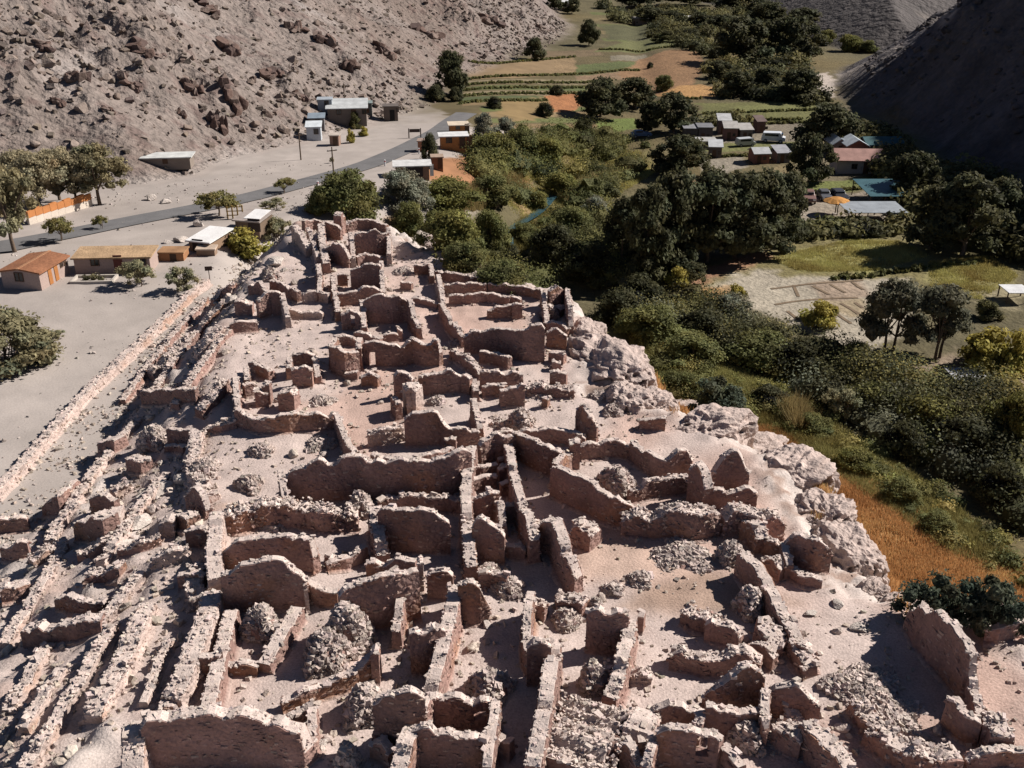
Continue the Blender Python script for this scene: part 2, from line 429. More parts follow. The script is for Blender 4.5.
    P([(500, 180), (545, 186), (560, 215), (530, 225)], (.30, .20, .085), 2)
    P([(540, 200), (640, 150), (660, 165), (580, 200), (560, 225)], (.26, .215, .07), 3)
    P([(380, 218), (402, 212), (406, 232), (392, 236)], (.38, .22, .09), 1)
    P([(590, 325), (640, 335), (700, 352), (780, 395), (860, 445), (950, 505), (1030, 565), (1030, 600), (960, 570), (880, 510), (800, 455), (730, 415), (650, 378), (592, 340)], (.25, .22, .09), 2)
    # dry grass under the cliff
    P([(800, 450), (856, 468), (920, 515), (1000, 572), (1030, 600), (1010, 622), (900, 612), (868, 575), (815, 520)], (.42, .24, .085), 2)
    P([(740, 428), (775, 428), (800, 448), (770, 452)], (.42, .24, .085), 1.2)
    P([(628, 366), (660, 384), (690, 402), (676, 412), (650, 402), (630, 385)], (.46, .27, .085), 1.2)
    P([(960, 585), (1060, 560), (1060, 625), (990, 620)], (.38, .215, .08), 2)
    P([(622, 612), (650, 592), (698, 562), (742, 580), (800, 606), (735, 614), (690, 616)], (.45, .30, .215), .6)
    P([(580, 515), (612, 525), (660, 545), (700, 565), (640, 590), (585, 580), (572, 545)], (.44, .315, .25), .8)
    P([(225, 505), (290, 500), (290, 520), (240, 525)], (.42, .26, .17), .5)
    P([(808, 78), (826, 72), (836, 80), (832, 98), (818, 104), (806, 96)], (.40, .34, .29), 1.5)
    return L

def make_ground():
    X, Y = XX, YY
    n1 = fbm(X / 6, Y / 6, 2, 4); n2 = fbm(X / 1.7, Y / 1.7, 5, 3); n3 = fbm(X / 40, Y / 40, 8, 3); n4 = fbm(X / 2.4, Y / 9, 6, 3)
    col = np.zeros(X.shape + (3,))
    mix = lambda c, msk: col * (1 - msk[..., None]) + np.asarray(c) * msk[..., None]
    scrub = C_(.098, .082, .042)[None, None] * (1 + .35 * n1[..., None]) + np.clip(n3, 0, 1)[..., None] * C_(.06, .03, .0)
    col = scrub
    # pale ground on the road side
    trk = sstep(.55, .8, ridged(X / 7 + .3 * n1, Y / 34 + X / 50, 9, 2)) * sstep(.4, .6, vnoise(X / 20, Y / 20, 2))
    pale = C_(.345, .300, .270) * (1 + .10 * n1 + .08 * n2 - .12 * n3 + .10 * trk)[..., None]
    lm = 1 - sstep(.35, .62, T['m'] + .15 * n1)
    far = 1 - sstep(188, 225, Y + 12 * n1)
    col = mix(pale, lm * far)
    polys = ground_polys()
    wx, wy = fbm(X / 3.1, Y / 3.1, 11, 3), fbm(X / 3.1 + 40, Y / 3.1, 12, 3)
    for pts, c, wob in polys:
        xs = [p[0] for p in pts]; ys = [p[1] for p in pts]
        i0, i1 = np.searchsorted(GX, [min(xs) - 6, max(xs) + 6]); j0, j1 = np.searchsorted(GY, [min(ys) - 6, max(ys) + 6])
        s = (slice(i0, i1), slice(j0, j1))
        d = sdist(X[s] + wob * wx[s], Y[s] + wob * wy[s], pts)
        k = sstep(-.35 * wob - .1, .35 * wob + .1, d)
        cc = c * (1 + .16 * n2[s] + .12 * n1[s])[..., None]
        col[s] = col[s] * (1 - k[..., None]) + cc * k[..., None]
    # bare hills
    rocky = np.clip((T['crag'] - .45) * 3, 0, 1)
    hill = C_(.205, .168, .148) * (1 + .16 * n1 + .14 * n2)[..., None]
    hill = hill * (1 - .4 * sstep(.0, .5, fbm(X / 28, Y / 28, 3, 4))[..., None] * C_(.30, .42, .5))
    hill = hill + (sstep(.25, .5, fbm(X / 11, Y / 22, 13, 4)) * .05)[..., None]
    hill = hill * (1 - .35 * (rocky * sstep(.1, .4, n2))[..., None] * C_(.8, 1, 1))
    col = mix(hill, sstep(-3, 6, T['hl'] + 3 * n1))
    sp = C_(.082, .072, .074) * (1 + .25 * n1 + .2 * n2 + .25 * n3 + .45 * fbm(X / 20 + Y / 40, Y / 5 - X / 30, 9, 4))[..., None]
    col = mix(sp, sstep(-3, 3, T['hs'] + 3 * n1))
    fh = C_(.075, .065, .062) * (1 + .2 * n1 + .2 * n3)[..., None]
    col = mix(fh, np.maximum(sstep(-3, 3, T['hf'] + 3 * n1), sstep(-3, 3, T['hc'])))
    # ridge: beige dust, redder patches, pale weathered rock on the rim and on the terraced flank
    dust = C_(.455, .368, .330) * (1 + .09 * n1 + .07 * n2)[..., None]
    red = C_(.43, .290, .235) * (1 + .1 * n2)[..., None]
    k = sstep(-.05, .45, fbm(X / 8 + 9, Y / 8, 7, 3))
    dust = dust * (1 - .75 * k[..., None]) + red * .75 * k[..., None]
    paler = C_(.50, .435, .395) * (1 + .10 * n2)[..., None]
    k = np.clip(T['rock'] * .9 + T['frock'] * .8 + .85 * sstep(0, 3, T['b']) * sstep(-.2, .5, n1), 0, 1)
    dust = dust * (1 - k[..., None]) + paler * k[..., None]
    crev_shade = T['rock'] * sstep(.15, .40, fbm(X / 1.1, Y / 1.1, 10, 3))  # dark blotches: shaded crevices painted into the rock colour
    dust = dust * (1 - .5 * crev_shade[..., None] * C_(.8, 1, 1.1))
    ta = sstep(1.0, 4.0, T['a'] + n1)                     # earth and scrub below the cliff
    tal = C_(.24, .165, .085) * (1 + .3 * n1)[..., None]
    dust = dust * (1 - ta[..., None]) + tal * ta[..., None]
    for pts, c, wob in polys[-8:-4]:
        k = sstep(-1.2, 1.2, sdist(X + 1.5 * wx, Y + 1.5 * wy, pts))
        dust = dust * (1 - (k * ta)[..., None]) + c * (1 + .15 * n2)[..., None] * (k * ta)[..., None]
    for pts, c, wob in polys[-4:-1]:
        k = sstep(-.7, .7, sdist(X + wob * wx, Y + wob * wy, pts))
        dust = dust * (1 - (.85 * k)[..., None]) + c * (1 + .12 * n2)[..., None] * (.85 * k)[..., None]
    tb = sstep(2.0, 6.0, T['c'] + 2 * n1)
    dust = dust * (1 - tb[..., None]) + scrub * tb[..., None]
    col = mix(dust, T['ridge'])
    for pts in ([(926, 2), (958, 9), (954, 13), (926, 6)], [(933, 22), (944, 14), (954, 15), (942, 29)], [(838, 74), (866, 62), (890, 50), (900, 44), (902, 50), (872, 68), (846, 84)]):
        d = sdist(X + wx, Y + wy, [at(u, v)[:2] for u, v in pts]); k = sstep(-1, 1, d)
        col = mix(C_(.34, .29, .25), k * .85)
    col = np.clip(col, .01, .8)

    ni, nj = X.shape
    idx = np.arange(ni * nj).reshape(ni, nj)
    Q = np.stack([idx[:-1, :-1], idx[1:, :-1], idx[1:, 1:], idx[:-1, 1:]], -1).reshape(-1, 4)
    cen = lambda a: (a[:-1, :-1] + a[1:, 1:]).ravel() * .5
    reg = np.where(cen(T['m']) < .5, 1, 0)
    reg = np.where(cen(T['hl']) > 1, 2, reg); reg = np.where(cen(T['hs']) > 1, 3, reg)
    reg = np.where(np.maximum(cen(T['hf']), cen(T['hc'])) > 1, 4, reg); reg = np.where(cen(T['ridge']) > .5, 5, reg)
    V = np.stack([X, Y, ZZ], -1).reshape(-1, 3); Cc = col.reshape(-1, 3)
    specs = {0: ('valley_floor', mat('valley_soil', vc=True, n1=.22, s1=1.2, n2=.15, s2=.25, bump=.5, bs=1.5)),
             1: ('gravel_ground', mat('gravel', vc=True, n1=.10, s1=.25, n2=.08, s2=7, bump=.12, bs=6)),
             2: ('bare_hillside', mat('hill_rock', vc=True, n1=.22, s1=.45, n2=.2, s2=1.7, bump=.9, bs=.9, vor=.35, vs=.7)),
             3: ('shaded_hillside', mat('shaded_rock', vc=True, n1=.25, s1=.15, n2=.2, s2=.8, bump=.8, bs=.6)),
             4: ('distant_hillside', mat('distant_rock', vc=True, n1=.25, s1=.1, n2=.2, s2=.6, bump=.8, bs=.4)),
             5: ('rock_ridge', mat('ridge_dust', vc=True, n1=.15, s1=.7, n2=.26, s2=12, bump=.4, bs=9))}
    for r, (nm, m_) in specs.items():
        q = Q[reg == r]
        if not len(q): continue
        u_, inv = np.unique(q, return_inverse=True)
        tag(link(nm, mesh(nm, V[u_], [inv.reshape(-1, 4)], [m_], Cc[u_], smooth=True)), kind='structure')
make_ground()

def ribbon(name, line, width, mats, dz=.05, kind='structure', step=1.2, fixz=None, cols=5):
    P = np.array(line, float); seg = np.hypot(*np.diff(P, axis=0).T); s = np.concatenate([[0], np.cumsum(seg)])
    n = int(s[-1] / step); t = np.linspace(0, s[-1], n)
    x = np.interp(t, s, P[:, 0]); y = np.interp(t, s, P[:, 1])
    ker = np.ones(9) / 9
    xs = np.convolve(np.pad(x, 4, 'edge'), ker, 'valid'); ys = np.convolve(np.pad(y, 4, 'edge'), ker, 'valid')
    dx, dy = np.gradient(xs), np.gradient(ys); l = np.hypot(dx, dy); nx, ny = -dy / l, dx / l
    o = np.linspace(-.5, .5, cols) * (width if np.isscalar(width) else 1)
    if not np.isscalar(width): o = o[None] * np.interp(t / s[-1], np.linspace(0, 1, len(width)), width)[:, None]
    else: o = np.repeat(o[None], n, 0)
    VX = xs[:, None] + nx[:, None] * o; VY = ys[:, None] + ny[:, None] * o
    VZ = gzv(VX, VY) + dz if fixz is None else np.repeat((np.convolve(np.pad(gzv(xs, ys), 4, 'edge'), ker, 'valid') + fixz)[:, None], cols, 1)
    V = np.stack([VX, VY, VZ], -1).reshape(-1, 3); idx = np.arange(n * cols).reshape(n, cols)
    Q = np.stack([idx[:-1, :-1], idx[:-1, 1:], idx[1:, 1:], idx[1:, :-1]], -1).reshape(-1, 4)
    return tag(link(name, mesh(name, V, [Q], mats, smooth=True)), kind=kind)
ribbon('road', ROAD, 4.3, [mat('worn_asphalt', (.135, .13, .13), n1=.15, s1=.5, n2=.1, s2=4, bump=.2, bs=8)], .09)
_rm = mat('river_water', (.04, .085, .10), rough=.15, n1=.2, s1=.3, bump=.12, bs=1.5, spec=.5)
ribbon('river', RIVER[8:13], 1.5, [_rm], fixz=.5)

for l_ in [[(768, 306), (818, 298), (866, 298)], [(806, 283), (836, 298)], [(848, 279), (868, 293)], [(814, 300), (856, 327)], [(836, 300), (864, 318)], [(783, 308), (803, 324)], [(792, 282), (800, 300)], [(868, 296), (920, 290)], [(824, 281), (852, 296)], [(822, 300), (838, 322)], [(764, 290), (808, 284), (870, 280)], [(850, 299), (868, 312)]]:
    ribbon('field_bund', [at(u, v)[:2] for u, v in l_], .42, [mat('bund_soil', (.16, .115, .075), n1=.4, s1=1.5)], .05, step=.8)

# ------------------------------------------------------------------ ruin walls
M_WALL = mat('earth_mortar_masonry', vc=True, n1=.22, s1=1.1, n2=.2, s2=9, bump=.6, bs=9, vor=.55, vs=4.2)
M_CAP = mat('pale_coping_stone', vc=True, n1=.15, s1=2.0, n2=.15, s2=14, bump=.4, bs=14)
WALL_LINES = []
WALLC = C_(.275, .172, .145); CAPC = C_(.52, .428, .380); ORANGE = C_(.32, .155, .075)

def resample(P, step):
    P = np.asarray(P, float); s = np.concatenate([[0], np.cumsum(np.hypot(*np.diff(P[:, :2], axis=0).T))])
    n = max(3, int(round(s[-1] / step)) + 1); t = np.linspace(0, s[-1], n)
    return np.stack([np.interp(t, s, P[:, k]) for k in range(P.shape[1])], 1), t

def build_wall(P, thick, label, group, name='ruin_wall', rubble=0.0, tone=0.0, gap=None, niche=None):
    pale_ = any(k_ in label for k_ in ('pale', 'white', 'stone row', 'broken stones', 'broken row')) and not any(k_ in label for k_ in ('topped', 'toothed', 'narrow pale wall', 'pale corner'))
    WALLC = globals()['WALLC'] * .35 + CAPC * .62 if pale_ else globals()['WALLC']
    """P: x, y, ground z, height along the wall's line; a rough core with stones set in both faces and coping stones on top"""
    Q, t = resample(P, .23)
    n = len(Q)
    d = np.gradient(Q[:, :2], axis=0); d /= np.maximum(np.hypot(d[:, 0], d[:, 1]), 1e-6)[:, None]
    nr = np.stack([-d[:, 1], d[:, 0]], 1)
    sd = rng.random() * 90
    h = Q[:, 3] * (1 + .05 * fbm(t / 1.4 + sd, t * 0, 3, 2)) + (.20 + .22 * rubble) * (np.round(vnoise(t / .38 + sd, t * 0 + 3, 4) * 3.4) / 3.4 - .5) - .22 * sstep(.62, .70, vnoise(t / .9 + sd, t * 0 + 8, 6)) * (Q[:, 3] > .9)
    h = np.maximum(h, .18)
    if len(P) > 1:
        e = np.minimum(t, t[-1] - t)
        h = h * (.93 + .07 * sstep(0, .3, e))
    z0 = Q[:, 2]
    m = np.minimum(gzv(Q[:, 0] + nr[:, 0] * thick, Q[:, 1] + nr[:, 1] * thick), gzv(Q[:, 0] - nr[:, 0] * thick, Q[:, 1] - nr[:, 1] * thick)) - z0
    lo = np.minimum(m, 0) - .35
    nz = max(4, int(np.ceil(float(np.max(h)) / .3)) + 3)
    V = []; C = []
    tv = .10 * rng.standard_normal()
    for side in (1, -1):
        hh = np.concatenate([lo[:, None], np.zeros((n, 1)), np.full((n, 1), .10), .10 + (h[:, None] - .10) * np.linspace(0, 1, nz - 2)[None, 1:]], 1)
        lev = np.clip((hh / h[:, None]).mean(0), 0, 1)
        foot = np.where(hh < .05, .16 * (.4 + 1.2 * vnoise(t / .8 + sd, t * 0 + side, 2))[:, None], .0)
        taper = thick * (.5 + .10 * (1 - lev))[None] + foot + (.035 + .12 * rubble) * fbm(t[:, None] / .5 + sd, hh / .4 + 9 * side, 5, 2)
        X = Q[:, 0, None] + side * nr[:, 0, None] * taper; Y = Q[:, 1, None] + side * nr[:, 1, None] * taper
        V.append(np.stack([X, Y, z0[:, None] + hh], -1))
        og = sstep(.15, .6, fbm(t[:, None] / 2.2 + sd + 5 * side, hh / 1.5, 8, 2))
        c = WALLC * (1 + tone + tv + .12 * fbm(t[:, None] / 1.2 + sd, hh / .8, 6, 2))[..., None]
        c = c * (1 - .45 * og[..., None]) + ORANGE * .45 * og[..., None]
        dst = np.where(hh < .05, .85, .0)[..., None]; C.append(c * (1 - dst) + C_(.43, .335, .29) * dst)
    V = np.stack(V, 0); C = np.stack(C, 0)                  # side, n, nz
    id_ = np.arange(V.shape[0] * n * nz).reshape(2, n, nz)
    F = []
    for s in (0, 1):
        a = id_[s]
        q = np.stack([a[:-1, :-1], a[:-1, 1:], a[1:, 1:], a[1:, :-1]], -1)
        if s: q = q[..., ::-1]
        if gap:                                            # a doorway: faces left out, closed by its own reveals
            mid = (t[:-1] + t[1:]) / 2 / t[-1]
            k = np.zeros(q.shape[:2], bool)
            for g0, g1, l0, l1 in gap:
                lv = (lev[:-1] + lev[1:]) / 2
                k |= ((mid > g0) & (mid < g1))[:, None] & ((lv > l0) & (lv < l1))[None]
            F.append(q[~k])
            if s == 0:
                for i in range(k.shape[0]):
                    for j in range(k.shape[1]):
                        if not k[i, j]: continue
                        for (di, dj, e0, e1) in ((-1, 0, (i, j), (i, j + 1)), (1, 0, (i + 1, j + 1), (i + 1, j)), (0, -1, (i + 1, j), (i, j)), (0, 1, (i, j + 1), (i + 1, j + 1))):
                            ii, jj = i + di, j + dj
                            if 0 <= ii < k.shape[0] and 0 <= jj < k.shape[1] and k[ii, jj]: continue
                            F.append(np.array([[id_[0][e0], id_[0][e1], id_[1][e1], id_[1][e0]]]))
        else:
            F.append(q.reshape(-1, 4))
    tp = id_[:, :, -1]
    F.append(np.stack([tp[0, :-1], tp[1, :-1], tp[1, 1:], tp[0, 1:]], -1))
    for i in (0, -1):
        a, b = id_[0, i], id_[1, i]
        q = np.stack([a[:-1], b[:-1], b[1:], a[1:]], -1)
        F.append(q if i == 0 else q[:, ::-1])
    V = V.reshape(-1, 3); C = C.reshape(-1, 3)
    # stones showing in both faces
    area = float(np.trapz(h, t))
    ns = int(min(2200, area * (38 + 10 * rubble)))
    if ns:
        ti = rng.random(ns) * t[-1]; li = rng.random(ns)
        hi = np.interp(ti, t, h); x = np.interp(ti, t, Q[:, 0]); y = np.interp(ti, t, Q[:, 1]); z = np.interp(ti, t, z0)
        nx = np.interp(ti, t, nr[:, 0]); ny = np.interp(ti, t, nr[:, 1]); sg = np.sign(rng.random(ns) - .5)
        off = (thick * (.5 + .10 * (1 - li)) - .03) * sg
        ok = np.ones(ns, bool)
        for g0, g1, l0, l1 in (gap or []): ok &= ~((ti / t[-1] > g0 - .03) & (ti / t[-1] < g1 + .03) & (li > l0 - .05) & (li < l1 + .05))
        Pp = np.stack([x + nx * off, y + ny * off, z + hi * li * .97], 1)[ok]
        S = (.035 + .06 * rng.random((len(Pp), 1)) ** 1.8) * np.array([[1.5, .75, .62]]) * (.7 + .6 * rng.random((len(Pp), 3))) * (1 + .6 * rubble)
        yw = np.arctan2(np.interp(ti, t, d[:, 1]), np.interp(ti, t, d[:, 0]))[ok] + (.25 + rubble) * rng.standard_normal(len(Pp))
        sv, sf = stones(Pp, S, len(V), CUBE, tilt=.15 + rubble, yaw=yw)
        V = np.concatenate([V, sv]); F.append(sf)
        tn = rng.random((len(Pp), 1))
        tn = tn ** 2; sc_ = (WALLC * (1 + tone + tv)) * (1 - tn) + tn * C_(.40, .30, .24)
        C = np.concatenate([C, np.repeat(sc_ * (.82 + .5 * rng.random((len(Pp), 1))), 8, 0)])
    me = mesh(name, V, F, [M_WALL], C)
    root = tag(link(name, me), label, 'ruin wall', group, 'thing')
    # coping: loose and bedded stones lying along the top
    P_, S_, Y_ = [], [], []
    dens = t[-1] * thick
    for k_, (cnt, s0, s1) in enumerate(((dens * 50, .025, .055), (dens * 18, .045, .085), (dens * 1.0, .08, .14))):
        m_ = int(cnt * (1 + .6 * rubble)) + 2
        tt = rng.random(m_) * t[-1]; of = (rng.random(m_) - .5) * thick * (1.02 + .3 * rubble)
        patch = vnoise(tt / .9 + sd, tt * 0 + k_, 7) + .25 > rng.random(m_) if k_ else np.ones(m_, bool)
        tt, of = tt[patch], of[patch]
        P_.append(np.stack([np.interp(tt, t, Q[:, 0]) + np.interp(tt, t, nr[:, 0]) * of, np.interp(tt, t, Q[:, 1]) + np.interp(tt, t, nr[:, 1]) * of,
                            np.interp(tt, t, z0 + h) + (.02 + .10 * rubble) * rng.random(len(tt)) * (1 + k_)], 1))
        S_.append((s0 + (s1 - s0) * rng.random((len(tt), 1))) * np.array([[1.35, .95, .6]]) * (.75 + .5 * rng.random((len(tt), 3))))
        Y_.append(np.arctan2(np.interp(tt, t, d[:, 1]), np.interp(tt, t, d[:, 0])) + (.5 + rubble) * rng.standard_normal(len(tt)))
    Pp, S, Y_ = np.concatenate(P_), np.concatenate(S_), np.concatenate(Y_)
    sv, sf = stones(Pp, S, 0, CUBE, tilt=.22 + .4 * rubble, yaw=Y_)
    cc = CAPC * (.84 + .26 * rng.random((len(Pp), 1))) * (1 + .015 * rng.standard_normal((len(Pp), 3)))
    # the mud bed they sit in
    bed = np.stack([np.stack([Q[:, 0] + s * nr[:, 0] * thick * .47, Q[:, 1] + s * nr[:, 1] * thick * .47, z0 + h + e], 1) for s, e in ((1, -.05), (.9, .035), (-.9, .035), (-1, -.05))], 0).reshape(-1, 3)
    ib = np.arange(4 * n).reshape(4, n)
    bf = np.concatenate([np.stack([ib[k_, :-1], ib[k_ + 1, :-1], ib[k_ + 1, 1:], ib[k_, 1:]], -1) for k_ in range(3)]) + len(sv)
    link('coping_stones', mesh('coping_stones', np.concatenate([sv, bed]), [sf, bf], [M_CAP], np.concatenate([np.repeat(cc, 8, 0), np.repeat(CAPC[None] * 1.02, len(bed), 0) * (1 + .08 * rng.standard_normal((len(bed), 1)))])), root)
    WALL_LINES.append(Q[:, :3])
    return root

rubble_ = lambda k: k.get('rubble', 0) > 0
def W(label, pts, th=.37, group=None, **k):
    """pts: top of the wall in the picture and how far its foot shows below it (u, v, hp)"""
    P = []
    for u, v, hp in pts:
        hp = max(hp, 2)
        vb = v + hp
        p = at(u + (512 - u) * hp / (2500 - v), vb)
        P.append((*p, min(4.2, height_for(*p, v)) * (.72 if 'retaining wall' in label and rubble_(k) else 1)))
    if len(P) == 1: P.append((P[0][0] + .5, P[0][1], P[0][2], P[0][3]))
    build_wall(P, th, label, group, **k)
GT, GR, GF, GC, GM = 'walls of the far hilltop rooms', 'walls of the ruined rooms', 'terrace walls on the plaza flank', 'walls along the cliff rim', 'low broken wall stubs'
# far tip of the ridge
W('rubble wall at the far tip of the ridge beside a pointed stub', [(303, 221, 12), (313, 220, 10), (322, 221, 9)], group=GT)
W('tall pointed stub of wall standing highest at the far tip', [(337, 215, 20), (340, 211, 22), (343, 216, 18)], th=.7, group=GT)
W('short reddish wall just below the pointed stub', [(324, 222, 14), (333, 224, 15), (341, 228, 12)], group=GT)
W('thin back wall of the topmost chamber on the ridge', [(346, 224, 8), (358, 219.5, 10), (372, 220, 9), (387, 225, 8)], group=GT)
W('dark square wall of the topmost chamber', [(354, 231, 24), (364, 229.5, 25), (376, 230, 25), (388, 230, 24)], group=GT)
W('pale side wall of the topmost chamber on the river side', [(388, 226, 20), (389, 240, 18), (389, 254, 12)], group=GT)
W('pale side wall of the topmost chamber on the plaza side', [(350, 230, 16), (352, 244, 14), (353, 256, 12)], group=GT)
W('low wall crossing beneath the topmost chamber', [(356, 257, 9), (366, 254, 10), (382, 257, 8)], group=GT)
W('dark wall of the second chamber below the ridge top', [(350, 266, 22), (364, 264, 24), (381, 265, 24)], group=GT)
W('pale wall edging the bare path below the topmost chamber', [(381, 260, 20), (382, 275, 18), (383, 292, 12)], group=GT)
W('gable shaped dark wall next to the second chamber', [(324, 246, 16), (334, 243, 20), (342, 246, 20), (350, 256, 12)], group=GT)
W('long rough wall running down from the pointed stub', [(321, 223, 16), (322, 240, 15), (326, 262, 12)], th=.6, group=GT)
W('jagged pale wall fragment on the plaza side of the far tip', [(294, 224, 18), (300, 232, 16), (309, 245, 12)], th=.6, group=GT)
W('jagged pale wall below the jagged fragment of the far tip', [(308, 228, 14), (313, 240, 13), (318, 256, 10)], group=GT)
W('stub of wall between two small dark hollows', [(337, 275, 11), (347, 274, 12)], group=GT)
W('reddish front wall under the second chamber', [(337, 291, 15), (350, 289, 16), (368, 287, 16), (382, 289, 15)], group=GT)
W('thin wall falling away beside the reddish front wall', [(332, 274, 12), (335, 292, 12), (338, 312, 10)], group=GT)
W('high back wall of the large sunken court', [(363, 299, 24), (376, 295, 28), (392, 296, 27), (404, 294, 28), (411, 301, 22)], group=GT)
W('river side wall of the large sunken court', [(409, 297, 26), (413, 310, 22), (419, 324, 16)], group=GT)
W('plaza side wall of the large sunken court', [(362, 299, 18), (363, 312, 15), (364, 326, 10)], group=GT)
W('small wall with a bright doorway beside the sunken court', [(341, 312, 18), (352, 309, 20), (361, 312, 18)], group=GT, gap=[(.45, .78, .3, .85)])
W('front wall of the sunken court with a dark door notch', [(358, 341, 24), (368, 339, 26), (386, 344, 22), (402, 346, 20), (412, 337, 26), (425, 341, 25), (438, 339, 26), (441, 352, 14)], group=GT, gap=[(.10, .22, .0, .62)])
W('low orange wall inside the sunken court', [(355, 332, 9), (368, 334, 9), (381, 338, 8)], group=GT)
W('short wall with a post inside the sunken court', [(383, 334, 8), (398, 333, 8)], group=GT)
W('squared stone post standing in the sunken court', [(397, 326, 13), (402, 326, 13)], group=GT)
W('front of the small square tower on the ridge shoulder', [(331, 345, 27), (344, 349, 28), (357, 346, 27)], group=GT)
W('back of the small square tower on the ridge shoulder', [(336, 337, 9), (348, 336, 9), (358, 339, 8)], group=GT)
W('plaza side of the small square tower', [(331, 346, 24), (336, 337, 20)], group=GT)
W('river side of the small square tower', [(358, 346, 24), (360, 337, 22)], group=GT)
W('little wall beside the bare path near the ridge top', [(414, 266, 9), (431, 264, 10), (432, 276, 8)], group=GT)
W('stub of wall in the bare path', [(401, 281, 8), (412, 283, 7)], group=GT)
W('upper terrace wall above the double terrace', [(436, 271, 8), (455, 273, 9), (472, 277, 7), (483, 279, 5)], group=GT)
W('first wall of the double terrace', [(444, 284, 10), (462, 283, 11), (484, 282, 11), (486, 283, 10)], group=GT)
W('second wall of the double terrace running to the rim', [(488, 283, 9), (505, 284, 9), (525, 287, 9), (543, 291, 9)], group=GT)
W('lower wall of the double terrace', [(449, 295, 9), (470, 294, 10), (487, 293, 9), (510, 297, 8)], group=GT)
W('pale wall dividing the double terrace from the path', [(438, 274, 10), (441, 288, 10), (443, 302, 9)], group=GT)
W('stepped wall falling from the double terrace', [(441, 302, 12), (449, 317, 14), (464, 334, 14)], group=GT)
W('broad brown wall below the double terrace', [(464, 334, 20), (480, 331, 22), (500, 329, 26), (525, 327, 34), (545, 322, 40)], group=GT)
W('low wall in front of the broad brown wall', [(480, 350, 12), (495, 353, 11), (510, 357, 12)], group=GT)
W('rim wall closing the double terrace', [(549, 290, 18), (557, 285, 20), (564, 287, 18)], group=GC)
W('tall thin rim wall with an orange inner face', [(567, 288, 22), (570, 305, 22), (571, 326, 10)], group=GC)
W('inner wall running between terrace and rim', [(543, 291, 14), (545, 305, 12), (547, 322, 10)], group=GT)
W('short wall stub inside the end terrace', [(512, 305, 14), (522, 303, 15)], group=GT)
W('low crossing wall under the rim wall', [(546, 323, 9), (557, 321, 10), (568, 329, 8)], group=GC)
W('dark retaining wall under the rim wall', [(547, 331, 16), (557, 330, 18), (567, 333, 16)], group=GC)
W('lowest small wall at the outcrop by the rim', [(550, 352, 9), (565, 354, 10)], group=GC)
# plaza side of the upper ridge
W('hollow dark room wall on the plaza shoulder', [(256, 296, 22), (270, 291, 24), (282, 293, 22)], group=GF)
W('pale side of the hollow dark room', [(282, 293, 20), (285, 305, 18), (288, 318, 10)], group=GF)
W('sloping wall above the hollow dark room', [(271, 279, 11), (284, 284, 12), (299, 292, 10)], group=GF)
W('brown stub beside the sloping wall', [(249, 285, 10), (260, 282, 12), (268, 293, 9)], group=GF)
W('low wall over a shaded pit near the white dust', [(303, 294, 9), (315, 291, 10), (329, 294, 9)], group=GF)
W('wall throwing a long dark shadow beside the gable wall', [(318, 262, 14), (320, 278, 14), (319, 292, 10)], group=GF)
W('low reddish wall edging the white dust', [(289, 309, 6), (303, 312, 6), (323, 313, 6)], group=GF)
W('back of the small roofless cell above the post ruin', [(291, 356, 9), (303, 353, 11), (315, 355, 9)], group=GF)
W('front of the small roofless cell above the post ruin', [(291, 369, 18), (304, 366, 20), (312, 368, 18)], group=GF)
W('river side of the small roofless cell', [(315, 355, 14), (316, 366, 12), (318, 376, 8)], group=GF)
W('plaza side of the small roofless cell', [(289, 357, 14), (289, 368, 12)], group=GF)
W('brown wall bordering the cell on the plaza shoulder', [(250, 362, 10), (260, 364, 12), (271, 371, 9)], group=GF)
W('little cube of wall on the upper flank', [(235, 300, 14), (252, 300, 14)], th=.8, group=GF)
W('low wall under the little cube of wall', [(229, 323, 10), (243, 321, 11), (257, 322, 9)], group=GF)
W('wall stub between shaded pits on the upper flank', [(246, 366, 11), (247, 380, 9)], group=GF)
# middle: rows of rooms
W('block of wall at the end of the low court wall', [(280, 390, 18), (296, 389, 19)], th=.9, group=GR)
W('brown stub behind the low court wall', [(254, 390, 16), (267, 388, 17)], th=.7, group=GR)
W('long low wall of the dusty court', [(236, 410, 16), (259, 415, 17), (285, 415, 17), (300, 413, 17), (322, 414, 16), (336, 411, 17)], group=GR)
W('plaza end wall of the dusty court', [(235, 372, 20), (236, 390, 18), (238, 410, 16)], group=GR)
W('wedge shaped wall beside the dusty court with a niche', [(335, 411, 14), (341, 424, 20), (347, 438, 18), (356, 453, 10)], group=GR)
W('stone row between the wedge wall and the square facade', [(367, 433, 13), (385, 429, 15), (403, 427, 14)], group=GR, rubble=.4)
W('tall square facade with one stepped shoulder', [(404, 413, 32), (420, 412, 33), (437, 411, 33), (441, 420, 24), (447, 427, 19), (462, 427, 19), (479, 426, 20)], group=GR)
W('river side wall of the room behind the square facade', [(473, 398, 22), (477, 412, 20), (480, 427, 17)], group=GR)
W('back wall of the room behind the square facade', [(418, 377, 18), (435, 374, 20), (450, 370, 22), (462, 372, 20), (471, 376, 18)], group=GR)
W('rounded wall top like a broken arch', [(394, 376, 22), (401, 371, 26), (408, 372, 25), (413, 380, 18)], group=GR)
W('second rounded wall top beside the broken arch', [(361, 377, 9), (370, 374, 11), (379, 378, 9)], group=GR)
W('pale pillar of wall beside the square facade', [(404, 388, 24), (412, 384, 27), (419, 387, 25)], th=.9, group=GR)
W('wall beyond the rounded top beside the square facade', [(393, 392, 20), (399, 404, 16)], group=GR)
W('high wall at the cross lane above the square facade', [(480, 372, 16), (495, 371, 16), (512, 371, 15), (522, 373, 12)], group=GR)
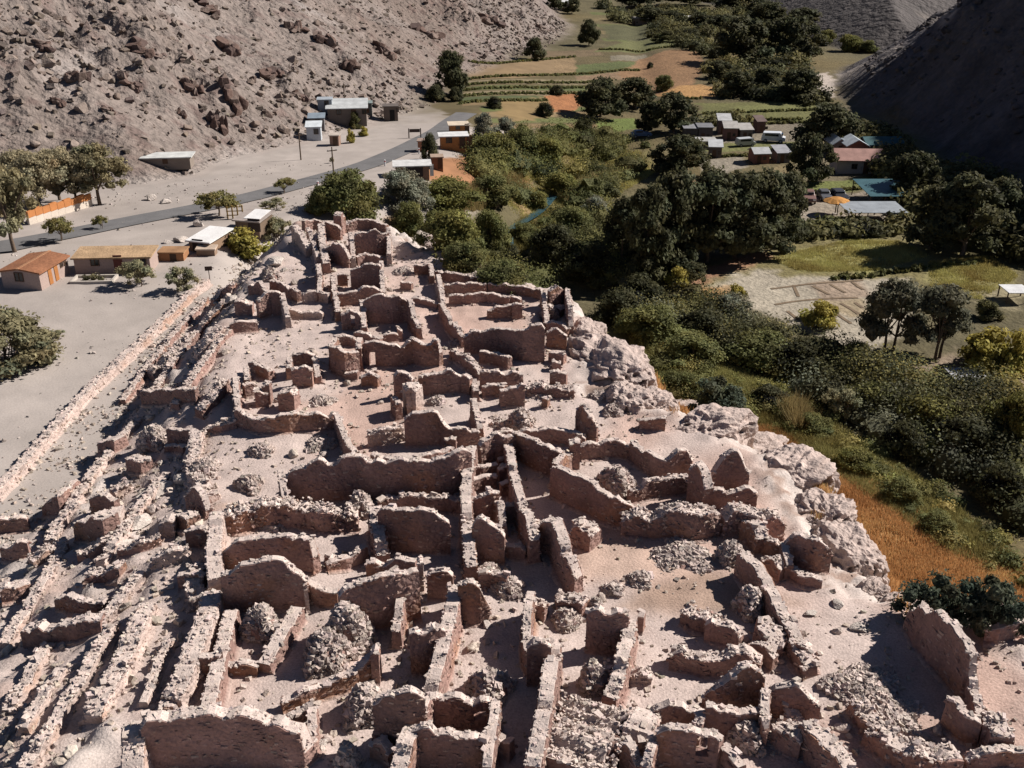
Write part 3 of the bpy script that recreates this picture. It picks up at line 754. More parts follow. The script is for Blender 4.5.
W('thin wall walking up the cross lane', [(474, 378, 14), (476, 390, 12)], group=GR)
W('low wall beside the lane at the square facade', [(482, 387, 9), (495, 385, 10), (505, 386, 11)], group=GR)
W('squared brown wall facing the open yard', [(500, 386, 20), (512, 385, 20), (525, 384, 21)], group=GR)
W('longest dark wall of the ruins above the coped pillar', [(284, 471, 28), (300, 463, 36), (315, 460, 40), (332, 458, 42), (345, 456, 43), (362, 455, 43), (370, 461, 38), (385, 460, 40), (400, 459, 40), (425, 462, 38), (440, 460, 38), (455, 453, 42), (470, 446, 46)], group=GR)
W('thin wall just behind the longest dark wall', [(372, 453, 8), (390, 458, 7), (418, 457, 8), (438, 452, 9), (452, 446, 9)], group=GR)
W('squared post behind the longest dark wall', [(446, 437, 15), (456, 437, 15)], group=GR)
W('pale plaza end of the longest dark wall', [(281, 470, 26), (283, 485, 20), (286, 502, 12)], group=GR)
W('central spine wall, upper length with a lit side', [(472, 446, 22), (468, 465, 24), (466, 490, 26), (467, 515, 28), (469, 540, 26), (471, 566, 20)], th=.55, group=GR)
W('lower central spine wall between dark rooms', [(457, 582, 26), (450, 615, 28), (442, 648, 28), (430, 690, 20)], th=.6, group=GR)
W('high wall of the dark room under the coped pillar', [(379, 508, 38), (400, 509, 42), (420, 510, 42), (436, 512, 40), (449, 514, 38)], group=GR)
W('jagged wall behind the dark room of the coped pillar', [(378, 500, 9), (395, 498, 11), (412, 494, 14), (430, 496, 13), (450, 498, 13), (464, 500, 13)], group=GR, rubble=.3)
W('rough side wall below the coped pillar', [(374, 505, 26), (377, 522, 26), (380, 540, 22), (383, 556, 12)], th=.6, group=GR, rubble=.3)
W('collapsed stone wall heaped with rubble', [(224, 511, 20), (240, 506, 22), (256, 504, 20), (280, 502, 20), (300, 505, 18), (322, 511, 17), (342, 511, 16), (358, 513, 14)], th=.8, group=GR, rubble=.8)
W('curved knee high wall inside the shadowed room', [(326, 562, 8), (345, 557, 11), (357, 551, 13), (364, 544, 14)], group=GR)
W('tiny wall stub in the room with the curved wall', [(326, 555, 8), (334, 558, 7)], group=GR)
W('brown wall with one sloping shoulder', [(221, 548, 20), (235, 542, 26), (255, 537, 30), (285, 536, 33), (300, 533, 37), (311, 537, 34), (316, 556, 18)], group=GR)
W('trapezoid dark wall topped by a pale line', [(220, 566, 45), (236, 566, 45), (250, 562, 47), (270, 560, 48), (288, 561, 46), (297, 570, 38), (306, 578, 30)], group=GR)
W('slim pale pillar at the corner of the trapezoid wall', [(302, 580, 28), (306, 579, 28)], th=.6, group=GR)
W('low wall stepping down from the trapezoid wall', [(308, 582, 18), (320, 588, 17), (338, 591, 14)], group=GR)
W('pale end wall of the stacked rooms', [(217, 510, 20), (214, 532, 22), (213, 556, 22), (216, 578, 22)], th=.7, group=GR)
W('dark wall of the deep shaded room', [(338, 593, 40), (358, 582, 46), (380, 576, 50), (400, 572, 50), (417, 563, 54)], group=GR)
W('wall head between the dark room and the deep shaded room', [(366, 561, 16), (385, 560, 18), (400, 558, 20), (416, 560, 18)], group=GR)
W('pale pillar over the deep shaded room', [(417, 558, 30), (423, 560, 28)], th=.6, group=GR)
W('wall closing the deep shaded room at the spine', [(427, 571, 26), (440, 569, 28), (453, 572, 26)], group=GR)
W('wall running into the deep shaded room', [(402, 580, 30), (399, 605, 28), (396, 630, 20)], group=GR)
W('grey wall standing in shade beside the lower spine', [(409, 631, 40), (422, 627, 44), (432, 622, 46), (444, 622, 42)], group=GR)
W('orange wall of the narrow room by the spine', [(471, 498, 24), (485, 493, 28), (498, 490, 28)], group=GR)
W('pale return of the orange wall', [(498, 491, 24), (501, 507, 22), (503, 526, 12)], group=GR)
W('rounded gable wall by the spine', [(472, 524, 34), (480, 517, 42), (490, 523, 38), (498, 528, 34), (505, 534, 28)], group=GR)
W('thin wall above the orange wall', [(470, 469, 12), (482, 466, 13), (497, 463, 13)], group=GR)
W('second thin wall above the orange wall', [(470, 480, 12), (484, 477, 12), (496, 475, 12)], group=GR)
W('wall with a shaded face beside the lane bend', [(479, 445, 20), (494, 434, 26), (506, 433, 27), (514, 434, 24)], group=GR)
W('small cell wall right of the spine head', [(498, 468, 14), (512, 464, 15)], group=GR)
W('narrow pale wall sinking between two dark rooms', [(508, 440, 20), (513, 468, 26), (519, 492, 30), (529, 518, 30), (535, 540, 24)], th=.45, group=GR)
W('tall wall facing the narrow sunlit room', [(459, 581, 40), (472, 581, 42), (480, 586, 36), (488, 601, 18)], group=GR)
W('low wall around the light chink by the spine', [(478, 573, 14), (492, 570, 16), (508, 576, 14)], group=GR, rubble=.4)
# lower edge of the picture
W('broad dark wall with a level top and ragged end', [(140, 718, 52), (160, 715, 52), (190, 712, 53), (215, 712, 52), (235, 714, 50), (250, 708, 56), (262, 712, 52), (275, 720, 44), (290, 726, 40), (303, 728, 36), (309, 744, 22)], th=.55, group=GR)
W('pale end of the broad dark wall on the flank', [(134, 718, 40), (132, 740, 40), (131, 765, 30)], th=.8, group=GR)
W('wall joining the ragged end to the sandy room', [(312, 702, 20), (311, 722, 22), (309, 742, 18)], group=GR)
W('low pale wall before the sandy room', [(284, 718, 9), (298, 711, 11), (313, 703, 14)], group=GR)
W('diagonal low wall crossing the sandy room', [(281, 702, 8), (300, 692, 12), (320, 684, 13), (345, 675, 14), (362, 664, 18), (377, 649, 26)], group=GR)
W('squared jamb at the end of the diagonal low wall', [(371, 650, 28), (379, 646, 32)], th=.6, group=GR)
W('pale toothed wall over the black room', [(374, 695, 50), (395, 693, 60), (412, 692, 62), (424, 692, 60)], group=GR)
W('plaza side wall of the windowed box room', [(424, 694, 34), (416, 715, 38), (406, 740, 38), (396, 768, 34)], th=.65, group=GR)
W('back wall of the box room with a small bright window', [(424, 698, 28), (445, 697, 29), (470, 697, 29), (492, 698, 28)], group=GR, gap=[(.74, .87, .38, .72)])
W('front wall of the windowed box room', [(411, 727, 40), (425, 728, 40), (440, 728, 41), (455, 730, 40), (470, 732, 39), (487, 732, 38)], group=GR)
W('river side wall of the windowed box room', [(496, 698, 30), (494, 718, 32), (490, 740, 34), (487, 766, 30)], group=GR)
W('sunlit wall inside the walled yard', [(297, 608, 12), (287, 624, 13), (276, 642, 13), (263, 664, 9)], th=.6, group=GR)
W('low wall closing the walled yard', [(225, 664, 9), (240, 663, 10), (258, 664, 9)], group=GR)
W('inner flank wall of the walled yard', [(232, 610, 13), (226, 630, 14), (220, 655, 14), (212, 690, 12), (206, 715, 12)], th=.6, group=GR)
W('square end of wall facing the walled yard', [(199, 653, 22), (210, 650, 24), (221, 649, 22)], group=GR)
W('low stub at the foot of the thick flank wall', [(160, 706, 8), (176, 702, 9)], group=GF)
W('wall of the narrow black passage', [(531, 590, 26), (527, 615, 30), (527, 640, 26), (532, 655, 20)], group=GR)
W('short wall across the narrow black passage', [(527, 643, 40), (540, 641, 42), (551, 642, 40)], group=GR)
W('stone wall between the passage and the cairn room', [(554, 640, 32), (551, 665, 36), (547, 690, 36), (543, 715, 36), (537, 745, 34), (533, 766, 30)], th=.6, group=GR)
W('back wall of the round cairn room', [(588, 612, 38), (600, 608, 44), (612, 611, 42), (628, 615, 36)], group=GR)
W('river side wall of the round cairn room', [(631, 617, 24), (627, 640, 28), (621, 662, 28), (614, 682, 24), (609, 698, 16)], th=.55, group=GR)
W('upright stub outside the round cairn room', [(639, 612, 18), (645, 614, 17)], group=GR)
W('broad rubble bank sloping to the lower edge', [(597, 705, 16), (588, 722, 20), (578, 742, 22), (566, 764, 22)], th=2.4, group=GR, rubble=.9)
W('brown wall across the sloping pink ground', [(671, 648, 16), (690, 648, 19), (705, 653, 18), (725, 652, 19), (745, 650, 21), (762, 656, 20)], th=.6, group=GR, rubble=.3)
W('triangular wall behind the brown crossing wall', [(706, 620, 18), (720, 618, 22), (736, 622, 24), (742, 632, 18)], group=GR)
W('rubble lip under the orange earth mound', [(684, 611, 9), (700, 616, 10), (714, 620, 9), (728, 621, 8)], th=.7, group=GR, rubble=.8)
W('peaked dark wall beside the twin cells', [(704, 694, 12), (718, 686, 24), (733, 674, 34), (745, 662, 44), (756, 665, 40), (764, 674, 30)], group=GR)
W('back wall of the first twin cell', [(650, 708, 18), (662, 704, 21), (676, 702, 22), (690, 704, 22), (702, 706, 20)], group=GR)
W('back wall of the second twin cell', [(706, 705, 27), (725, 706, 28), (745, 706, 28), (764, 705, 28)], group=GR)
W('thick pale plaza side of the twin cells', [(648, 708, 18), (642, 722, 20), (635, 737, 20)], th=1.0, group=GR)
W('wall between the twin cells', [(704, 706, 20), (700, 718, 20), (695, 729, 18)], group=GR)
W('long front wall of the twin cells', [(657, 729, 36), (670, 726, 40), (685, 728, 40), (700, 731, 38), (715, 733, 36), (722, 738, 34)], group=GR, gap=[(.62, .78, .45, .95)])
W('return wall at the end of the twin cells', [(766, 688, 30), (765, 705, 28), (766, 724, 24), (768, 735, 12)], group=GR)
W('plaza side return of the twin cells front', [(656, 731, 30), (651, 748, 32), (646, 765, 30)], group=GR)
W('wall at the lower edge below the twin cells', [(724, 738, 30), (735, 752, 26), (742, 766, 22)], group=GR)
W('shaded wall under the twin cells at the lower edge', [(624, 740, 26), (632, 748, 24), (640, 762, 20)], group=GR)
W('squat wall in the shade of the narrow passage', [(500, 735, 20), (512, 742, 18)], group=GR)
W('narrow passage end wall with stones', [(533, 600, 16), (546, 606, 14)], group=GR, rubble=.5)
# pentagon yard and cliff side
W('back wall of the five sided yard', [(580, 445, 14), (600, 442, 15), (618, 440, 16), (632, 442, 16)], group=GC)
W('cliff side wall of the five sided yard', [(632, 442, 16), (645, 449, 20), (658, 458, 20), (668, 459, 20), (676, 452, 26), (686, 450, 26), (693, 459, 18)], group=GC)
W('long front wall of the five sided yard with an orange niche', [(553, 465, 30), (570, 472, 32), (590, 480, 32), (605, 490, 30), (620, 499, 26), (634, 507, 16)], group=GC)
W('plaza corner wall of the five sided yard', [(555, 464, 26), (563, 455, 22), (572, 447, 20)], group=GC)
W('stone built wall dividing the five sided yard', [(629, 488, 14), (640, 483, 17), (650, 479, 18), (670, 474, 20), (688, 470, 22)], group=GC, rubble=.3)
W('tall standing slab of wall in the five sided yard', [(691, 463, 36), (699, 463, 38), (706, 474, 32), (709, 490, 20)], th=.6, group=GC)
W('round backed wall of the niche room on the rim', [(706, 482, 12), (716, 466, 26), (727, 452, 38), (735, 449, 40), (743, 457, 34), (749, 474, 18)], group=GC)
W('front wall of the round backed niche room', [(709, 487, 19), (722, 489, 19), (735, 488, 20), (748, 482, 24), (758, 492, 16)], group=GC)
W('squared post at the yard corner', [(570, 441, 26), (580, 440, 27)], th=.6, group=GC)
W('twin upright stubs above the yard', [(577, 408, 26), (583, 403, 32), (590, 409, 34), (598, 419, 26)], group=GC)
W('small dark stub by the cliff outcrop', [(640, 420, 8), (652, 419, 10), (666, 417, 13)], group=GC)
W('wavy wall below the open yard', [(514, 431, 12), (530, 430, 13), (545, 429, 13), (560, 430, 13), (575, 433, 12), (586, 438, 10)], group=GC)
W('stepped diagonal wall dropping to the pale corner', [(515, 432, 24), (533, 439, 28), (548, 446, 28), (562, 452, 24)], group=GC)
W('low rubble row on the open yard', [(527, 385, 8), (545, 385, 9), (560, 387, 9), (574, 388, 8)], th=.7, group=GC, rubble=.7)
W('row of stones along the outer side of the yard', [(622, 515, 16), (640, 512, 20), (655, 512, 22), (666, 506, 26), (680, 508, 26), (700, 512, 24), (716, 508, 24)], th=.8, group=GC, rubble=.6)
W('outer row continuing to the rim', [(722, 513, 20), (740, 506, 24), (755, 514, 22), (770, 514, 22), (782, 520, 16)], th=.8, group=GC, rubble=.5)
W('dark wall edging the pink eroded slope', [(528, 517, 30), (545, 518, 32), (557, 522, 34), (564, 540, 34), (572, 560, 30), (579, 577, 18)], th=.55, group=GC)
W('eroded lump of wall on the pink slope', [(571, 526, 16), (584, 524, 20), (596, 534, 14)], th=.9, group=GC, rubble=.4)
W('hollow room wall at the cliff corner', [(785, 541, 22), (796, 534, 30), (808, 537, 30), (820, 540, 30), (830, 550, 22)], group=GC)
W('plaza side of the hollow room at the cliff corner', [(784, 540, 20), (786, 552, 20), (790, 566, 14)], group=GC)
W('front of the hollow room at the cliff corner', [(790, 566, 10), (804, 574, 10), (822, 578, 9)], group=GC)
W('diagonal wall heading to the cairn', [(742, 552, 22), (756, 564, 24), (768, 582, 22), (780, 604, 22), (792, 624, 20), (804, 642, 16), (812, 648, 12)], th=.55, group=GC)
W('small wall under the outer row', [(764, 533, 18), (777, 538, 20), (786, 548, 12)], group=GC)
W('tall curving wall casting the widest shadow', [(911, 614, 14), (925, 606, 38), (940, 612, 48), (955, 625, 50), (967, 639, 50), (974, 654, 46), (972, 674, 26), (977, 698, 22), (983, 716, 20)], group=GC)
W('spur wall in front of the tall curving wall', [(952, 695, 28), (962, 705, 29), (972, 713, 28), (982, 717, 26)], group=GC)
W('broken outer end of the tall curving wall', [(984, 714, 24), (998, 716, 26), (1004, 735, 22)], th=.8, group=GC, rubble=.4)
W('rim wall running out at the picture edge', [(986, 628, 12), (1000, 625, 15), (1014, 622, 16), (1030, 619, 16)], group=GC)
W('low wall across the bottom corner', [(966, 757, 10), (985, 752, 14), (1002, 748, 15), (1026, 750, 15)], group=GC)
W('stone wall falling to the lower edge by the heap', [(806, 720, 26), (820, 735, 28), (838, 753, 26), (852, 766, 24)], th=.65, group=GC, rubble=.3)
W('ragged wall below the diagonal wall', [(768, 691, 22), (785, 686, 30), (800, 683, 34), (812, 690, 30), (820, 702, 18)], group=GC)
W('stones retaining the bottom terrace', [(872, 726, 14), (892, 738, 16), (912, 748, 16), (935, 752, 14), (958, 752, 12)], th=.8, group=GC, rubble=.7)
W('low rubble wall beside the bottom heap', [(858, 700, 10), (872, 716, 14), (886, 730, 14)], th=.7, group=GC, rubble=.7)
W('short wall beside the lying slab', [(795, 640, 12), (806, 655, 14), (812, 668, 10)], th=.6, group=GC, rubble=.5)
W('small wall between cairn and peaked wall', [(763, 618, 14), (773, 628, 16), (780, 642, 12)], th=.6, group=GC, rubble=.4)
# flank
W('long white perimeter wall between plaza and path', [(-8, 494, 8), (25, 458, 8), (60, 418, 8), (90, 386, 7), (130, 349, 7), (165, 317, 6.5), (190, 292, 6), (206, 279, 5)], th=.6, group=GF, rubble=.15)
W('dark wall at the top of the flank terraces', [(142, 391, 13), (160, 390, 14), (180, 389, 14), (196, 386, 15)], group=GF)
W('back of the square pit room on the flank', [(168, 428, 14), (182, 430, 14), (197, 431, 13)], group=GF)
W('pale side of the square pit room on the flank', [(197, 430, 14), (194, 442, 12), (190, 454, 8)], th=.7, group=GF)
W('front curb of the square pit room on the flank', [(165, 445, 6), (175, 445, 6), (186, 447, 6)], group=GF)
W('rust coloured block of wall on the flank', [(103, 440, 11), (120, 438, 12)], th=.9, group=GF)
W('rust wall stub below the round rubble', [(131, 457, 12), (146, 460, 12)], th=.7, group=GF)
W('slanting pit wall near the perimeter path', [(44, 505, 10), (58, 496, 18), (76, 478, 16)], group=GF)
W('rusty low wall at the picture edge', [(-4, 518, 14), (12, 517, 14), (27, 516, 13)], group=GF)
W('brown pit wall below the rusty low wall', [(2, 545, 14), (14, 542, 17), (27, 540, 15)], group=GF)
W('cell wall with a leaning post on the flank', [(90, 497, 18), (102, 495, 19), (115, 494, 18)], group=GF)
W('rounded block below the leaning post cell', [(80, 516, 20), (94, 514, 24), (110, 516, 22)], th=.9, group=GF)
W('triangular stone hut gable on the flank', [(187, 496, 16), (196, 487, 24), (204, 494, 20), (209, 510, 8)], group=GF)
W('small rusty face under the white rock', [(160, 520, 14), (175, 518, 15)], th=.8, group=GF)
W('stub wall beside the collapsed stone wall', [(182, 513, 12), (193, 516, 12)], th=.7, group=GF)
W('dark hooked wall on the lower flank', [(57, 598, 10), (70, 595, 15), (85, 600, 13), (97, 602, 12), (106, 597, 10)], group=GF)
W('broad dark terrace wall on the lower flank', [(24, 629, 16), (50, 624, 17), (76, 620, 16), (102, 616, 12)], th=.6, group=GF)
W('outermost stone row descending the lower flank', [(111, 626, 7), (95, 650, 8), (80, 680, 8), (62, 705, 8), (45, 735, 9), (22, 767, 9)], th=.5, group=GF, rubble=.3)
W('thick second stone row descending the lower flank', [(147, 603, 8), (135, 630, 9), (121, 660, 10), (104, 690, 11), (92, 714, 10)], th=.75, group=GF, rubble=.35)
W('short third stone row descending the lower flank', [(170, 638, 6), (158, 660, 6), (149, 690, 6), (143, 703, 5)], th=.35, group=GF, rubble=.3)
W('thickest pale wall bounding the flank terraces', [(213, 592, 15), (204, 622, 17), (194, 650, 17), (181, 680, 16), (171, 697, 12)], th=.8, group=GF, rubble=.15)
W('low terrace wall across the grey flank', [(118, 548, 8), (140, 542, 9), (160, 535, 8)], group=GF, rubble=.5)
W('upper flank wall with broken stones', [(195, 352, 8), (208, 340, 9), (222, 326, 9)], th=.7, group=GF, rubble=.7)
W('second upper flank wall with broken stones', [(150, 372, 8), (168, 356, 9), (184, 340, 8)], th=.7, group=GF, rubble=.7)
W('third upper flank wall above the pit room', [(198, 410, 9), (212, 396, 10), (224, 380, 9)], th=.6, group=GF, rubble=.5)
W('broken wall beside the white rock shelf', [(128, 480, 9), (112, 492, 9)], th=.7, group=GF, rubble=.6)
W('ragged wall on the grey flank under the white rock', [(150, 560, 10), (168, 552, 12), (188, 548, 11)], group=GF, rubble=.4)
W('low wall bordering the dust beside the post ruin', [(212, 300, 7), (222, 290, 8), (234, 282, 7)], th=.6, group=GF, rubble=.5)
W('lowest broken row at the flank foot', [(30, 560, 8), (48, 548, 9), (66, 540, 8)], th=.6, group=GF, rubble=.6)
# second pass: the small walls that join the rooms up
W('inner wall of the end terrace with two stubs', [(487, 309, 9), (505, 306, 12), (521, 304, 12)], group=GT)
W('dark inner step of the double terrace', [(502, 297, 7), (512, 296, 8), (521, 298, 7)], group=GT)
W('dark face under the rim rock', [(550, 373, 12), (559, 371, 14), (567, 373, 12)], group=GC)
W('broken face above the low rubble row', [(552, 362, 8), (561, 361, 9)], group=GC)
W('lone stub on the open yard', [(543, 398, 8), (549, 398, 9)], group=GC)
W('low stone line under the bare path', [(412, 298, 4), (425, 300, 5), (438, 303, 5)], th=.4, group=GT)
W('thin top wall of the stacked cells at the spine head', [(498, 432, 8), (513, 431, 8)], group=GR)
W('lower wall of the stacked cells at the spine head', [(498, 458, 9), (515, 457, 9)], group=GR)
W('wall of the black cell between spine and narrow pale wall', [(500, 480, 16), (515, 478, 16)], group=GR)
W('wall closing the narrow black cell', [(503, 505, 18), (520, 503, 18)], group=GR)
W('low kerb wall across the black cell', [(497, 540, 10), (512, 545, 12), (526, 548, 10)], group=GR)
W('wall behind the rounded gable by the spine', [(478, 510, 10), (492, 508, 11), (502, 512, 10)], group=GR)
W('low wall linking court and square facade', [(345, 372, 7), (358, 371, 8)], group=GR)
W('thin wall beside the open dusty lane', [(418, 438, 6), (432, 436, 6)], group=GR)
W('wall ledge at the foot of the tower', [(366, 371, 6), (376, 368, 7)], group=GR)
W('brown wall at the corner of the dusty court', [(243, 385, 12), (255, 382, 12)], group=GR)
W('dark upright end of the dusty court row', [(262, 383, 20), (270, 382, 21)], th=.6, group=GR)
W('retaining wall under the dusty court', [(205, 425, 8), (222, 420, 10), (236, 414, 12)], th=.6, group=GF, rubble=.4)
W('pale stone edge along the dusty court drop', [(200, 432, 8), (196, 448, 9), (190, 465, 9)], th=.6, group=GF, rubble=.4)
W('pale stones edging the drop above the hut gable', [(188, 466, 7), (200, 480, 8), (213, 494, 8)], th=.6, group=GF, rubble=.5)
W('dark wall in the gap below the hut gable', [(186, 530, 16), (200, 528, 18), (211, 530, 16)], group=GF)
W('broken pale wall by the narrow flank cell', [(118, 505, 12), (113, 520, 12)], th=.6, group=GF)
W('pale footing wall along the flank path', [(75, 500, 8), (60, 520, 8), (50, 540, 7)], th=.6, group=GF, rubble=.4)
W('stone footing below the rounded block', [(112, 536, 8), (95, 545, 9), (78, 552, 8)], th=.6, group=GF, rubble=.5)
W('dark terrace face at the pit of the lower flank', [(0, 588, 12), (14, 584, 14), (28, 580, 10)], th=.6, group=GF)
W('broken wall over the lower flank shadow', [(85, 575, 8), (105, 570, 10), (122, 566, 8)], th=.6, group=GF, rubble=.4)
W('pale retaining wall beside the lower rooms', [(196, 560, 14), (192, 580, 14), (200, 596, 12)], th=.7, group=GF, rubble=.3)
W('dark face below the stacked rooms', [(178, 575, 12), (192, 572, 14), (205, 575, 12)], group=GF)
W('stone edge outside the hollow room', [(765, 555, 14), (776, 560, 16), (784, 568, 12)], th=.6, group=GC, rubble=.4)
W('block wall between outer row and rim', [(748, 520, 18), (758, 526, 20), (764, 538, 16)], th=.7, group=GC, rubble=.3)
W('brown wall end by the beehive cairn', [(762, 626, 16), (772, 636, 18), (778, 648, 12)], th=.6, group=GC, rubble=.3)
W('dark triangular cell by the peaked wall', [(752, 640, 14), (766, 645, 18), (776, 656, 14)], group=GR)
W('stone kerb around the twin cells yard', [(780, 690, 10), (790, 705, 12), (796, 720, 10)], th=.6, group=GR, rubble=.5)
W('wall footing under the ragged wall', [(776, 722, 18), (790, 728, 20), (804, 740, 16)], th=.6, group=GC, rubble=.4)
W('pale wall line along the sloping pink ground', [(604, 668, 8), (625, 672, 6), (652, 676, 5)], th=.5, group=GR, rubble=.5)
W('low wall at the corner of the passage yard', [(556, 600, 10), (572, 598, 12), (586, 604, 12)], th=.6, group=GR, rubble=.6)
W('dark wall along the black room floor', [(372, 735, 20), (384, 740, 20), (392, 752, 16)], group=GR)
W('low wall beyond the stepped wall', [(452, 350, 8), (466, 356, 10), (478, 366, 8)], group=GT, rubble=.3)
W('wall joining lane and cross room', [(455, 352, 6), (470, 362, 8), (482, 372, 8)], th=.4, group=GT, rubble=.2)
W('stub beside the tall thin rim wall', [(556, 306, 8), (563, 308, 9)], th=.6, group=GC)
# long low walls holding the terraces of the flank
W('long retaining wall curving down from the little cube of wall', [(222, 300, 8), (196, 328, 9), (170, 362, 9), (150, 392, 8)], th=.5, group=GF, rubble=.35)
W('long retaining wall ending above the square pit room', [(232, 322, 8), (212, 346, 9), (192, 374, 10), (174, 402, 9)], th=.5, group=GF, rubble=.35)
W('lowest long retaining wall along the perimeter path', [(206, 296, 6), (178, 326, 7), (148, 362, 8), (122, 398, 7)], th=.45, group=GF, rubble=.35)
W('long pale retaining wall from the rust block to the slanting pit', [(138, 416, 7), (116, 440, 8), (92, 468, 9), (72, 498, 9), (50, 534, 8)], th=.5, group=GF, rubble=.35)
W('long pale retaining wall below the white rock shelf', [(166, 470, 8), (142, 498, 9), (120, 530, 9), (100, 560, 8)], th=.5, group=GF, rubble=.35)
W('long pale retaining wall by the brown pit wall', [(62, 544, 8), (42, 578, 9), (20, 614, 9), (2, 640, 8)], th=.5, group=GF, rubble=.35)
W('pale retaining wall between hooked wall and stone rows', [(140, 570, 8), (118, 596, 9), (98, 622, 8)], th=.5, group=GF, rubble=.3)
W('outer pale retaining wall low on the flank', [(48, 640, 7), (28, 672, 8), (6, 706, 8)], th=.5, group=GF, rubble=.35)
W('shadowed step wall under the lowest stone row', [(60, 668, 6), (42, 696, 7), (22, 728, 7)], th=.45, group=GF, rubble=.3)

# ------------------------------------------------------------------ stone heaps, cairns, boulders, loose stones
M_ROCK = mat('weathered_rock', vc=True, n1=.18, s1=1.2, n2=.18, s2=8, bump=.6, bs=6)
def heap(label, u, v, rpx, hpx, name='stone_heap', cat='stone heap', group='round stone heaps in the ruins', flat_=1.0, steep=2.2, loose=.5):
    """a round heap of fieldstones: u, v the middle of its foot; radius and height as they show"""
    x, y, z = at(u, v)
    k = dep_at((x, y, z)) / FPX
    r = rpx * k; h = max(.3, hpx * k * 1.12 - r * .25)
    n = int(60 + 420 * r * (r + h)); n = min(n, 2500)
    a = rng.random(n) * 6.283; q = rng.random(n) ** .55
    rad = q * r * (1 + .18 * np.sin(3 * a + u) + .12 * np.sin(5 * a))
    prof = (1 - q ** steep)
    P = np.stack([x + rad * np.cos(a), y + rad * np.sin(a) * flat_, z + h * prof * (.9 + .2 * rng.random(n)) - .04], 1)
    low = rng.random(n) < .3
    P[low, 2] = z + (P[low, 2] - z) * rng.random(low.sum())
    S = (.05 + .09 * rng.random((n, 1)) ** 1.7) * np.array([[1.25, 1, .8]]) * (.75 + .5 * rng.random((n, 3)))
    V, Fc = stones(P, S, 0, CUBE, tilt=.6)
    cc = CAPC * (.62 + .40 * rng.random((n, 1))) * (1 + .015 * rng.standard_normal((n, 3)))
    core = ICO2[0] * np.array([r * .88, r * .88 * flat_, h * .93]) + np.array([x, y, z - .05])
    core[:, 2] = np.maximum(core[:, 2], z - .3)
    Vc = np.concatenate([V, core]); Cc = np.concatenate([np.repeat(cc, 8, 0), np.repeat((WALLC * 1.05)[None], len(core), 0)])
    return tag(link(name, mesh(name, Vc, [Fc, ICO2[1] + len(V)], [M_WALL], Cc)), label, cat, group)
for a in [('round cairn of small stones casting an oval shadow', 592, 688, 12, 30, 'cairn', 'cairn'),
          ('upright beehive cairn beside the diagonal wall', 748, 612, 13, 29, 'cairn', 'cairn'),
          ('flat topped cairn in the shade of the spine wall', 490, 692, 21, 26, 'cairn', 'cairn'),
          ('tall round cairn over the black room', 366, 714, 22, 34, 'cairn', 'cairn'),
          ('squared stone heap inside the walled yard', 262, 632, 18, 30),
          ('largest stone heap, upper lobe against the dark wall', 348, 640, 24, 42),
          ('largest stone heap, lower lobe above its shadow', 328, 660, 24, 34),
          ('stone heap capping the wall above the collapsed wall', 361, 512, 13, 22),
          ('stone heap inside the five sided yard', 615, 488, 18, 24),
          ('stone heap on the open yard by the stubs', 521, 428, 13, 20),
          ('spread of tumbled stones on the pink slope', 682, 556, 30, 9),
          ('small stone heap near the hollow room', 730, 560, 13, 20),
          ('broad tumble of stones on the bottom terrace', 866, 690, 36, 7),
          ('second tumble of larger stones on the bottom terrace', 892, 716, 30, 8),
          ('round rubble on the flank by the square pit', 155, 444, 15, 20),
          ('rubble heap spilling from the twin cells', 746, 742, 17, 24),
          ('stone stump beside the ragged end wall', 348, 764, 12, 24),
          ('rubble lump under the end terrace', 550, 318, 10, 14),
          ('rounded boulder like lump on the white dust', 270, 279, 9, 12),
          ('boulder pile at the head of the cairn room', 566, 622, 14, 14),
          ('stones heaped at the edge of the dust court', 250, 486, 14, 12),
          ('rubble fan under the collapsed stone wall', 268, 520, 22, 10),
          ('rubble under the long plaza end wall', 262, 452, 12, 10),
          ('stones piled below the white rock', 205, 470, 16, 12),
          ('rubble beside the narrow passage', 508, 590, 16, 14),
          ('rubble between the spine and the black passage', 488, 575, 12, 12), ('white squared blocks piled at the cairn room corner', 595, 612, 8, 15), ('few stones in a row on the orange mound', 640, 580, 12, 5), ('stones along the upper edge of the orange mound', 614, 590, 9, 8),
          ('loose rubble on the rim rock under the end terrace', 603, 398, 12, 7), ('dark rubble lumps beside the twin stubs', 612, 412, 9, 8), ('rubble strip below the open yard', 540, 392, 16, 5), ('rubble in the dusty lane by the spine head', 500, 425, 9, 6), ('stones fallen before the wedge shaped wall', 322, 445, 16, 7), ('stone scatter in the room of the square facade', 438, 402, 9, 5), ('pale stone scatter in the dusty court', 322, 402, 12, 4), ('rubble along the bare path', 405, 272, 12, 4), ('rubble over the stepped wall', 460, 345, 12, 5)]:
    nm = a[5:] if len(a) > 5 else ('stone_heap', 'stone heap')
    heap(a[0], *a[1:5], name=nm[0], cat=nm[1], loose=.5)

